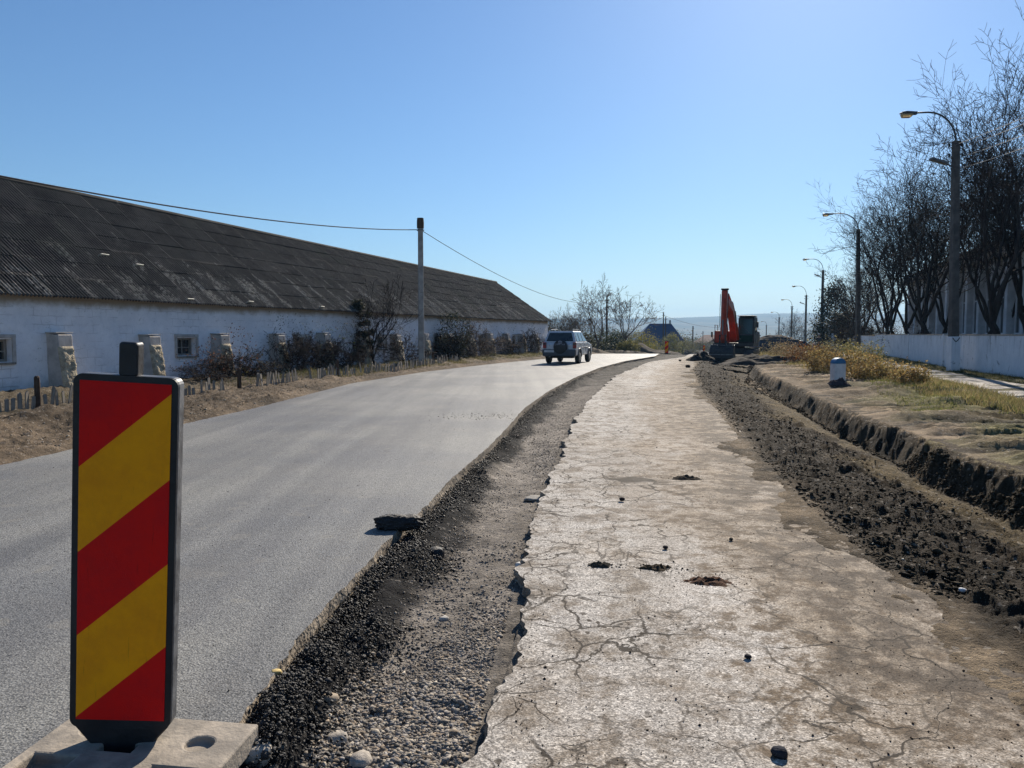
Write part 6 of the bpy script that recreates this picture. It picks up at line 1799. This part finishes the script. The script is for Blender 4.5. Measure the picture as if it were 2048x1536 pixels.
o = stones('soil_clods', np.stack([x, y, z], 1), s, M['clod'], rng, jitc((.036, .028, .018), len(x), .85), .5, jit=.45)
tag(o, 'dark torn up soil clods covering the trench floor', kind='stuff')
# bits along the left verge
n = 5500
y = rng.uniform(8, 40, n); x = AL(y) - .03 - np.abs(rng.normal(0, 1.4, n))
s = .006 + .035 * rng.beta(1, 8, n)
o = stones('verge_rubble', np.stack([x, y, ground_h(x, y) + s * .2], 1), s, M['stone'], rng, np.array([(.16, .12, .08), (.26, .22, .17), (.10, .075, .05), (.36, .32, .26)])[rng.integers(0, 4, n)], .7)
tag(o, 'loose soil lumps and stones on the verge before the barn', kind='stuff')
# crumbs on the old road
n = 2600
y = near_y(n, 1.9, 26, 1.6); t = rng.uniform(.01, 1.0, n)
x = OL(y) + .1 + (OR(y) - OL(y) - .1) * np.where(rng.random(n) < .5, t, np.where(rng.random(n) < .5, t ** 3 * .4, 1 - t ** 2.4 * .45))
s = .002 + .011 * rng.beta(.7, 9, n)
z = tz(x, y) - .028 + .016 * fbm(x * .8, y * .6, 23, 3) + s * .4
o = stones('road_crumbs', np.stack([x, y, z], 1), s, M['clod'], rng, np.array([(.035, .028, .024), (.07, .05, .035), (.045, .03, .03)])[rng.integers(0, 3, n)], .8)
tag(o, 'tiny dark crumbs of soil scattered over the old lane', kind='stuff')
n = 1500
y = near_y(n, 2.0, 22, 1.5); x = AL(y) + (AR(y) - AL(y)) * rng.uniform(.05, .99, n)
s = .002 + .007 * rng.beta(.9, 7, n)
gx_, gy_ = G(975, 832); k_ = np.arange(n) < 260; x = np.where(k_, gx_ + rng.normal(0, .5, n), x); y = np.where(k_, gy_ + rng.normal(0, .35, n), y); s = np.where(k_, s * 2.2, s)
k_ = x < AR(y) - .02; x, y, s = x[k_], y[k_], s[k_]; n = len(x)
o = stones('asphalt_grit', np.stack([x, y, s * .5], 1), s, M['crumb'], rng, jitc((.03, .03, .032), n, .4), .8)
tag(o, 'grit scattered on the new asphalt', kind='stuff')

def lump(name, label, cat, px, py, zz, sx, sy, sz, mat, seed, base, group=None, sub=3, rz=0, amp=.22, col=None, yaw=0):
    """one irregular lump of its own"""
    x, y = G(px, py, zz)
    bm = bmesh.new(); bmesh.ops.create_icosphere(bm, subdivisions=sub, radius=1)
    v = np.array([q.co[:] for q in bm.verts]); f = np.array([[q.index for q in p_.verts] for p_ in bm.faces]); bm.free()
    v = np.sign(v) * np.abs(v) ** .75
    d = 1 + amp * fbm(v[:, 0] * 1.6 + seed, v[:, 1] * 1.6 + v[:, 2], seed, 3) + amp * .8 * fbm(v[:, 0] * 5 + seed, v[:, 2] * 5 + v[:, 1] * 3, seed + 9, 3)
    if sub >= 4: d = d + amp * .35 * fbm(v[:, 0] * 17 + seed, v[:, 1] * 17 + v[:, 2] * 11, seed + 19, 3)
    v = v * d[:, None] * np.array([sx, sy, sz])
    me = npmesh(name, v, f, col=np.tile(col if col is not None else base, (len(v), 1)))
    if zz < -.05:
        x, y = G(px, py, zz); g_ = z_on(x, y); x, y = G(px, py, g_); zz = z_on(x, y) - sz * .35
    o = link(name, me, mat, None, (x, y, zz + sz * .75), (0, 0, yaw))
    return tag(o, label, cat, group)
lump('asphalt_lump', 'black flat lump of asphalt lying on the cut edge of the new lane', 'lump', 798, 1056, 0, .165, .085, .058, M['crumb'], 3, (.018, .018, .02), sub=5, amp=.24, yaw=.05)
lump('asphalt_clod', 'rounded black clod in the ditch behind the flat lump', 'lump', 872, 1112, -.06, .055, .055, .05, M['crumb'], 8, (.018, .018, .02))
def dirt_patch(px, py, r, label, seed, c):
    x0, y0 = G(px, py, -.02)
    nr, na = 16, 44
    A, Q_ = np.meshgrid(np.linspace(0, 2 * math.pi, na, endpoint=False), np.linspace(0.02, 1, nr), indexing='ij')
    rag = 1 + .7 * fbm(np.cos(A) * 2 + seed * 9, np.sin(A) * 2, seed, 4)
    X_ = np.cos(A) * Q_ * r * 1.35 * rag; Y_ = np.sin(A) * Q_ * r * .8 * rag
    H = (.020 * (1 - Q_ ** 2) * (1 + 1.6 * fbm(X_ * 40 + seed, Y_ * 40, seed, 3)) + .006 * fbm(X_ * 150, Y_ * 150, seed, 2) * (1 - Q_)) - .006 * Q_
    idx = np.arange(A.size).reshape(A.shape); nx_ = np.roll(idx, -1, 0)
    Q2 = np.stack([idx[:, :-1], nx_[:, :-1], nx_[:, 1:], idx[:, 1:]], -1).reshape(-1, 4)
    o = link('dirt_clump', npmesh('dirt_clump', np.stack([X_, Y_, H], -1).reshape(-1, 3), Q2, col=np.tile(c, (A.size, 1))), M['clod'], None, (x0, y0, -.024))
    tag(o, label, 'dirt clump', 'dirt clumps dropped on the old lane')
    PATCH.append((x0, y0, r, c))
PATCH = []
dirt_patch(1315, 1136, .085, 'dark dirt clump on the old lane, left of the reddish one', 1, (.05, .038, .024))
dirt_patch(1415, 1162, .115, 'reddish brown dirt clump with crumbs on the old lane', 2, (.085, .045, .028))
dirt_patch(1200, 1130, .06, 'thin trail of dirt on the old lane left of the two clumps', 3, (.05, .045, .035))
dirt_patch(1370, 955, .10, 'small dirt clump further up the old lane', 4, (.05, .04, .03))
GS = 'single stones'
for i, (px, py, zz, s_, lab, c) in enumerate(((1558, 1512, -.02, .024, 'dark round stone at the lower edge of the old lane', (.03, .032, .04)),
        (1462, 1080, -.02, .014, 'small dark stone right of the middle of the old lane', (.04, .035, .03)), (1496, 1316, -.02, .014, 'small dark stone lying by a long crack', (.03, .03, .035)),
        (1244, 1001, -.02, .022, 'dark stone on the pale upper part of the old lane', (.04, .03, .03)), (1331, 1097, -.02, .017, 'small dark stone above the dirt clumps', (.035, .03, .03)),
        (1040, 1138, -.08, .03, 'white chip of stone below the broken left edge of the old lane', (.6, .58, .54)), (888, 1236, -.1, .024, 'pale flat stone in the middle of the gravel', (.36, .34, .31)),
        (515, 1520, -.12, .05, 'big pale stone beside the base plate', (.36, .33, .29)), (486, 1512, -.12, .035, 'upright pale stone at the corner of the base plate', (.42, .39, .34)),
        (672, 1480, -.12, .035, 'pale stone low in the gravel', (.38, .34, .29)), (722, 1528, -.12, .04, 'pale broad stone at the bottom edge', (.37, .33, .28)),
        (660, 1400, -.1, .03, 'tan stone between bitumen and gravel', (.34, .28, .21)), (552, 1350, -.02, .02, 'yellowish stone wedged at the cut asphalt edge', (.55, .42, .18)),
        (1925, 1191, -.2, .018, 'pale scrap on the dark trench soil', (.6, .6, .6)), (178, 822, .1, .12, 'pale stone at the foot of the first buttress', (.45, .42, .36)),
        (1700, 1030, -.3, .02, 'curved pale scrap among the clods', (.4, .36, .3)), (1360, 722, -.02, .07, 'dark lump left of the bucket at the trench rim', (.03, .027, .025)),
        (1376, 735, -.02, .10, 'large dark lump at the trench rim', (.03, .027, .025)))):
    lump('stone', lab, 'stone', px, py, zz, s_ * 1.15, s_, s_ * .7, (M['clod'] if c[0] < .05 else M['stone']), 500 + i, c, GS, 2, amp=.3, yaw=i * 1.1)
# broken plate of old asphalt on the gravel
lump('asphalt_flake', 'grey broken plate of old asphalt beside the ragged edge', 'flake', 1074, 998, -.09, .12, .10, .02, M['stone'], 700, (.26, .245, .22), sub=3, amp=.3)
# soil mounds
q = []; cc_ = []
for x0, y0, r, c in PATCH:
    n = 90; a = rng.uniform(0, 6.28, n); d_ = np.abs(rng.normal(.9, .55, n)) * r
    q.append(np.stack([x0 + np.cos(a) * d_ * 1.5, y0 + np.sin(a) * d_ * .8, np.full(n, -.022)], 1)); cc_.append(np.tile(c, (n, 1)))
q = np.concatenate(q)
tag(stones('clump_crumbs', q, .002 + .009 * rng.beta(.8, 4, len(q)), M['clod'], rng, np.concatenate(cc_) * rng.uniform(.6, 1.3, (len(q), 1)), .8), 'crumbs fallen around the dirt clumps', kind='stuff')
def mound(px, py, zz, lx, ly, h, label, seed, col, yaw=0):
    x, y = G(px, py, zz); y = min(y, 400)
    U, V_ = np.meshgrid(np.linspace(-1, 1, 40), np.linspace(-1, 1, 26), indexing='ij')
    H = h * np.clip(1 - U ** 2, 0, 1) ** .8 * np.clip(1 - V_ ** 2, 0, 1) ** .8 * (1 + 1.0 * fbm(U * 3 + seed, V_ * 2, seed, 3)) + .12 * h * fbm(U * 12, V_ * 12, seed + 3, 2)
    V = np.stack([U * lx, V_ * ly, H - .12 * h], -1).reshape(-1, 3)
    idx = np.arange(U.size).reshape(U.shape); Q = np.stack([idx[:-1, :-1], idx[1:, :-1], idx[1:, 1:], idx[:-1, 1:]], -1).reshape(-1, 4)
    o = link('soil_mound', npmesh('soil_mound', V, Q, col=np.tile(col, (U.size, 1))), M['clod'], None, (x, y, z_on(x, y)), (0, 0, yaw))
    tag(o, label, 'soil mound', 'mounds of dug soil')
mound(1677, 776, .05, .28, .16, .16, 'small soil heap at the foot of the milestone, coloured dark like its shadow', 1, (.05, .045, .05))  # heap colour darkened to stand in for the milestone's shadow
mound(1545, 728, .05, 2.4, .7, .35, 'low dark mound of soil right of the excavator', 2, (.05, .043, .038))
mound(1512, 722, 0, 1.5, .8, .3, 'dark soil heap beside the excavator track', 3, (.03, .027, .025))
mound(1402, 724, -.1, .8, .8, .4, 'dark soil heap left of the bucket', 4, (.03, .027, .025))
for i, (px, Y, lx, h, lab, c) in enumerate(((1280, 84, 4.5, .95, 'long brown bank behind the road bend under the yellow shrub', (.075, .06, .048)), (1222, 74, 4.0, .45, 'low grassy bank at the foot of the wooden pole', (.10, .08, .055)),
        (1345, 130, 4.0, .9, 'dark mound behind the near far-off beacon', (.05, .048, .055)), (1375, 135, 3.4, .95, 'dark rounded mound left of the far beacon', (.05, .05, .058)),
        (1160, 68, 3.2, .5, 'low brown bank right of the car', (.09, .07, .05)), (1398, 140, 2.6, .8, 'grey mound beside the far beacon', (.08, .08, .085)))):
    x = P(px, 700, Y).x
    U, V_ = np.meshgrid(np.linspace(-1, 1, 40), np.linspace(-1, 1, 16), indexing='ij')
    H = h * np.clip(1 - U ** 2, 0, 1) ** .6 * np.clip(1 - V_ ** 2, 0, 1) * (1 + .9 * fbm(U * 3 + i * 4, V_ * 2, 20 + i, 3)) - .1
    idx = np.arange(U.size).reshape(U.shape); Q = np.stack([idx[:-1, :-1], idx[1:, :-1], idx[1:, 1:], idx[:-1, 1:]], -1).reshape(-1, 4)
    o = link('soil_mound', npmesh('soil_mound', np.stack([U * lx, V_ * 2.0, H], -1).reshape(-1, 3), Q, col=np.tile(c, (U.size, 1))), M['clod'], None, (x, Y, float(tz(x, Y))), (0, 0, R(12)))
    tag(o, lab, 'soil mound', 'banks beyond the road bend')
